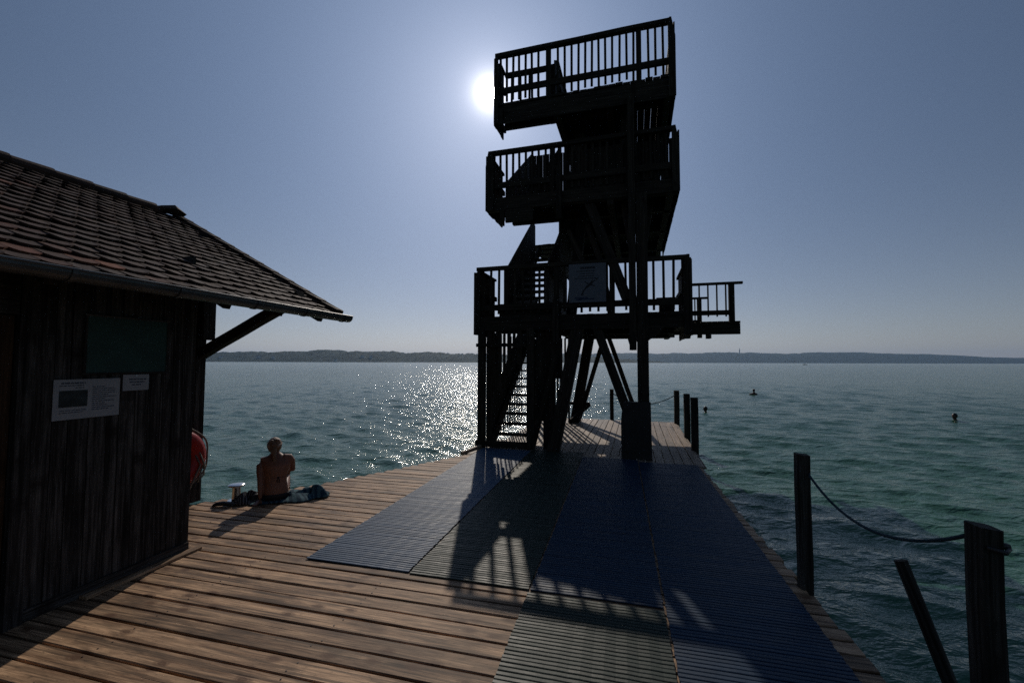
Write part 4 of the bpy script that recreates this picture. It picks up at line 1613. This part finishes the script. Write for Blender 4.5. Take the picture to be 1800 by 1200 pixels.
# torso, rings from the seat up: centre, half width, half depth
tor = [(0.00, 0.02, 0.012, 0.150, 0.105), (0.00, 0.01, 0.05, 0.176, 0.128), (0.00, 0.00, 0.10, 0.176, 0.120), (0.0, -0.005, 0.17, 0.162, 0.104), (0.000, 0.00, 0.24, 0.147, 0.096),
       (0.000, 0.008, 0.30, 0.150, 0.098), (0.006, 0.015, 0.38, 0.162, 0.106), (0.004, 0.03, 0.46, 0.184, 0.112), (0.0, 0.055, 0.515, 0.184, 0.098), (-0.004, 0.075, 0.555, 0.140, 0.074),
       (-0.008, 0.088, 0.59, 0.086, 0.060), (-0.012, 0.096, 0.615, 0.056, 0.054)]
b.loft([((x, y, z), (w, 0, 0), (0, d, 0)) for (x, y, z, w, d) in tor], 20)
# neck and head (slightly bowed)
limb(b, [(-0.010, 0.086, 0.570, 0.070), (-0.018, 0.100, 0.615, 0.057), (-0.024, 0.112, 0.65, 0.056)])
b.ball((-0.030, 0.126, 0.692), (0.076, 0.095, 0.108), 16, 12)
b.ball((-0.030, 0.172, 0.648), (0.049, 0.049, 0.050), 12, 8)       # jaw
b.ball((-0.031, 0.220, 0.680), (0.012, 0.018, 0.018), 8, 6)        # nose
b.ball((-0.108, 0.120, 0.682), (0.012, 0.018, 0.028), 8, 6)        # ears
b.ball((0.048, 0.122, 0.682), (0.012, 0.018, 0.028), 8, 6)
# shoulders and arms
limb(b, [(-0.09, 0.06, 0.525, 0.060), (-0.168, 0.06, 0.508, 0.062), (-0.190, 0.035, 0.46, 0.053), (-0.190, -0.005, 0.38, 0.045), (-0.178, -0.045, 0.295, 0.039), (-0.172, -0.075, 0.20, 0.037), (-0.168, -0.10, 0.10, 0.027), (-0.166, -0.108, 0.055, 0.023)])
limb(b, [(0.09, 0.06, 0.535, 0.060), (0.166, 0.07, 0.525, 0.062), (0.192, 0.09, 0.48, 0.052), (0.200, 0.135, 0.42, 0.042), (0.205, 0.185, 0.345, 0.038), (0.185, 0.26, 0.335, 0.036), (0.150, 0.36, 0.29, 0.027), (0.140, 0.395, 0.265, 0.023)])
# hands: palm, four fingers, thumb
def hand(base, d, side, thumb, curl, nrm_):
    base, d, side, nrm_ = Vector(base), Vector(d).normalized(), Vector(side).normalized(), Vector(nrm_).normalized()
    b.loft([(base, side * 0.024, nrm_ * 0.016), (base + d * 0.04, side * 0.037, nrm_ * 0.014), (base + d * 0.085, side * 0.039, nrm_ * 0.011)], 10)
    for i, L in enumerate((0.062, 0.072, 0.068, 0.052)):
        o_ = base + d * 0.078 + side * (0.029 - 0.0195 * i)
        k1 = o_ + d * L * 0.45 - nrm_ * curl * 0.3
        k2 = k1 + d * L * 0.35 - nrm_ * curl * 0.8
        k3 = k2 + d * L * 0.25 - nrm_ * curl
        b.tube([o_, k1, k2, k3], [0.0095, 0.009, 0.008, 0.0065], 8)
    t0 = base + d * 0.025 + side * thumb * 0.026
    t1 = t0 + d * 0.025 + side * thumb * 0.022 - nrm_ * 0.004
    t2 = t1 + d * 0.026 + side * thumb * 0.008 - nrm_ * 0.006
    b.tube([t0, t1, t2], [0.012, 0.010, 0.008], 8)


hand((-0.166, -0.110, 0.030), (-0.35, -0.85, -0.12), (0.9, -0.35, 0), 1, 0.004, (0, 0, 1))
hand((0.138, 0.40, 0.262), (-0.15, 0.75, -0.45), (0.95, 0.15, 0), -1, 0.012, (0.1, 0.5, 0.85))
# thighs, knees drawn a little up, shins over the deck edge
for s_ in (-1, 1):
    kn = 0.17 if s_ > 0 else 0.13
    limb(b, [(0.085 * s_, 0.03, 0.085, 0.086), (0.095 * s_, 0.22, 0.115, 0.076), (0.105 * s_, 0.46, kn, 0.058), (0.108 * s_, 0.52, kn - 0.02, 0.052), (0.110 * s_, 0.56, kn - 0.14, 0.052), (0.112 * s_, 0.575, kn - 0.30, 0.040), (0.112 * s_, 0.58, kn - 0.40, 0.032)])
    b.loft([((0.112 * s_, 0.555, kn - 0.44), (0.03, 0, 0), (0, 0.03, 0.012)), ((0.114 * s_, 0.62, kn - 0.47), (0.036, 0, 0), (0, 0.006, 0.028)), ((0.118 * s_, 0.70, kn - 0.50), (0.042, 0, 0), (0, 0.004, 0.016)), ((0.118 * s_, 0.755, kn - 0.515), (0.030, 0, 0), (0, 0.002, 0.010))], 12)
body = b.build('body', M['skin'], P, smooth=True)
rm = body.modifiers.new('remesh', 'REMESH')
rm.mode, rm.voxel_size, rm.use_smooth_shade = 'VOXEL', 0.0065, True
smo = body.modifiers.new('smooth', 'SMOOTH')
smo.factor, smo.iterations = 0.5, 9
# hair: rounded cap of hair with a tail, and a pale visor band
b = MB()
b.ball((-0.030, 0.112, 0.712), (0.096, 0.106, 0.112), 20, 14)
b.ball((-0.055, 0.050, 0.765), (0.042, 0.036, 0.034), 12, 8)
b.ball((0.005, 0.055, 0.778), (0.040, 0.036, 0.032), 12, 8)
b.ball((-0.028, 0.030, 0.725), (0.052, 0.040, 0.040), 12, 8)
for k in range(26):
    t0 = random.uniform(-0.9, 0.9)
    x0 = -0.030 + 0.088 * math.sin(t0)
    b.tube([(x0, 0.10, 0.815 - 0.03 * abs(t0)), (x0 * 0.9 - 0.003, 0.03, 0.765), (x0 * 0.55 - 0.012, 0.006, 0.70), (x0 * 0.25 - 0.018, -0.004, 0.645)], [0.006, 0.010, 0.011, 0.008], 6)
limb(b, [(-0.028, 0.020, 0.69, 0.036), (-0.026, 0.000, 0.645, 0.036), (-0.022, -0.012, 0.59, 0.030), (-0.018, -0.028, 0.53, 0.021), (-0.016, -0.046, 0.48, 0.012), (-0.016, -0.056, 0.44, 0.005)])
hr = b.build('hair', M['hair'], P, smooth=True)
rm = hr.modifiers.new('remesh', 'REMESH')
rm.mode, rm.voxel_size, rm.use_smooth_shade = 'VOXEL', 0.006, True
b = MB()
for i in range(28):
    pass
ring_pts = [(-0.030 + 0.097 * math.cos(t), 0.112 + 0.111 * math.sin(t), 0.722 + 0.012 * math.sin(t)) for t in [2 * math.pi * i / 28 for i in range(29)]]
vs_, fs_ = [], []
for i, (x, y, z) in enumerate(ring_pts):
    dx, dy = x + 0.030, y - 0.108
    vs_ += [(x, y, z - 0.016), (x, y, z + 0.020), (x - dx * 0.06, y - dy * 0.06, z + 0.020), (x - dx * 0.06, y - dy * 0.06, z - 0.016)]
for i in range(28):
    for k in range(4):
        fs_.append((i * 4 + k, i * 4 + (k + 1) % 4, (i + 1) * 4 + (k + 1) % 4, (i + 1) * 4 + k))
b.add(vs_, fs_)
b.build('headband', M['cap'], P, smooth=True)
# bikini: bottom, back strap with its bow
b = MB()
b.loft([((0, 0.012, 0.006), (0.160, 0, 0), (0, 0.118, 0)), ((0, 0.008, 0.035), (0.181, 0, 0), (0, 0.134, 0)), ((0, 0.002, 0.070), (0.182, 0, 0), (0, 0.130, 0)), ((0, 0.0, 0.088), (0.178, 0, 0), (0, 0.123, 0))], 24)
b.build('bikini_bottom', M['swimwear'], P, smooth=True)
b = MB()
strap = [(0.004 + 0.145 * math.cos(t), 0.012 + 0.100 * math.sin(t), 0.305 + 0.004 * math.cos(t)) for t in [2 * math.pi * i / 30 for i in range(31)]]
b.tube(strap, 0.0035, 6)
b.tube([(0.045, -0.088, 0.305), (0.060, -0.098, 0.270), (0.058, -0.094, 0.235)], 0.006, 6)
b.tube([(0.045, -0.088, 0.305), (0.030, -0.098, 0.275), (0.036, -0.094, 0.245)], 0.006, 6)
b.ball((0.045, -0.092, 0.304), (0.014, 0.010, 0.012), 8, 6)
b.build('bikini_strap', M['swimwear'], P, smooth=True)

# ------------------------------------------------------------------ swimmers and boat
def swimmer(x, y, rz, label, up_=0.0, arm=False):
    e = empty('person', (x, y, WATER), rz)
    tag(e, label, 'person', 'swimmers in the lake')
    m = MB()
    m.loft([((0, 0, -0.35 + up_), (0.16, 0, 0), (0, 0.10, 0)), ((0, 0, -0.12 + up_), (0.19, 0, 0), (0, 0.11, 0)), ((0, 0, -0.02 + up_), (0.205, 0, 0), (0, 0.095, 0)), ((0, 0.005, 0.04 + up_), (0.13, 0, 0), (0, 0.07, 0)), ((0, 0.01, 0.07 + up_), (0.06, 0, 0), (0, 0.055, 0)), ((0, 0.015, 0.13 + up_), (0.05, 0, 0), (0, 0.05, 0))], 14)
    m.ball((0, 0.03, 0.21 + up_), (0.075, 0.095, 0.115), 14, 10)
    m.ball((0, 0.125, 0.19 + up_), (0.014, 0.02, 0.02), 8, 6)
    m.tube([(-0.19, 0, -0.04 + up_), (-0.25, 0.10, -0.06 + up_), (-0.24, 0.32, -0.02)], [0.05, 0.043, 0.03], 10)
    m.tube([(0.19, 0, -0.04 + up_), (0.25, 0.10, -0.08 + up_), (0.24, 0.32, -0.05)], [0.05, 0.043, 0.03], 10)
    bd = m.build('body', M['swimmer'], e, smooth=True)
    r_ = bd.modifiers.new('remesh', 'REMESH')
    r_.mode, r_.voxel_size, r_.use_smooth_shade = 'VOXEL', 0.018, True
    m = MB()
    m.ball((0, 0.012, 0.232 + up_), (0.085, 0.098, 0.108), 14, 10)
    m.build('hair', M['dark_hair'], e, smooth=True)


swimmer(9.62, 35.3, 0.1, 'farthest swimmer standing shoulder high in the water', 0.10)
swimmer(3.97, 22.3, 0.9, 'swimmer nearest the three far posts, only the head out', -0.06)
swimmer(13.45, 21.8, 1.9, 'swimmer at the far right of the lake, head turned sideways', -0.03)

bp = Vector((0, 0, EYE)) + (spot(1415, 641.0, 1.0) - Vector((0, 0, EYE))) * 520
be = empty('rowing_boat', (bp.x, bp.y, WATER), yaw + 0.2)
tag(be, 'tiny dark rowing boat far out on the lake on the right', 'boat')
b = MB()
b.loft([((-3.2, 0, 0.45), (0, 0.05, 0), (0, 0, 0.35)), ((-2.4, 0, 0.30), (0, 0.5, 0), (0, 0, 0.45)), ((0, 0, 0.25), (0, 0.8, 0), (0, 0, 0.5)), ((2.0, 0, 0.30), (0, 0.6, 0), (0, 0, 0.45)), ((2.9, 0, 0.35), (0, 0.35, 0), (0, 0, 0.35))], 12)
b.build('hull', M['under'], be)
b = MB()
b.loft([((-0.4, 0, 0.6), (0.22, 0, 0), (0, 0.25, 0)), ((-0.5, 0, 1.1), (0.18, 0, 0), (0, 0.26, 0)), ((-0.55, 0, 1.35), (0.10, 0, 0), (0, 0.12, 0))], 10)
b.ball((-0.55, 0, 1.55), 0.14, 10, 8)
rp = b.build('person', M['swimmer'])
rp.location = be.location
rp.rotation_euler = be.rotation_euler
tag(rp, 'tiny figure sitting in the rowing boat far out on the lake', 'person')
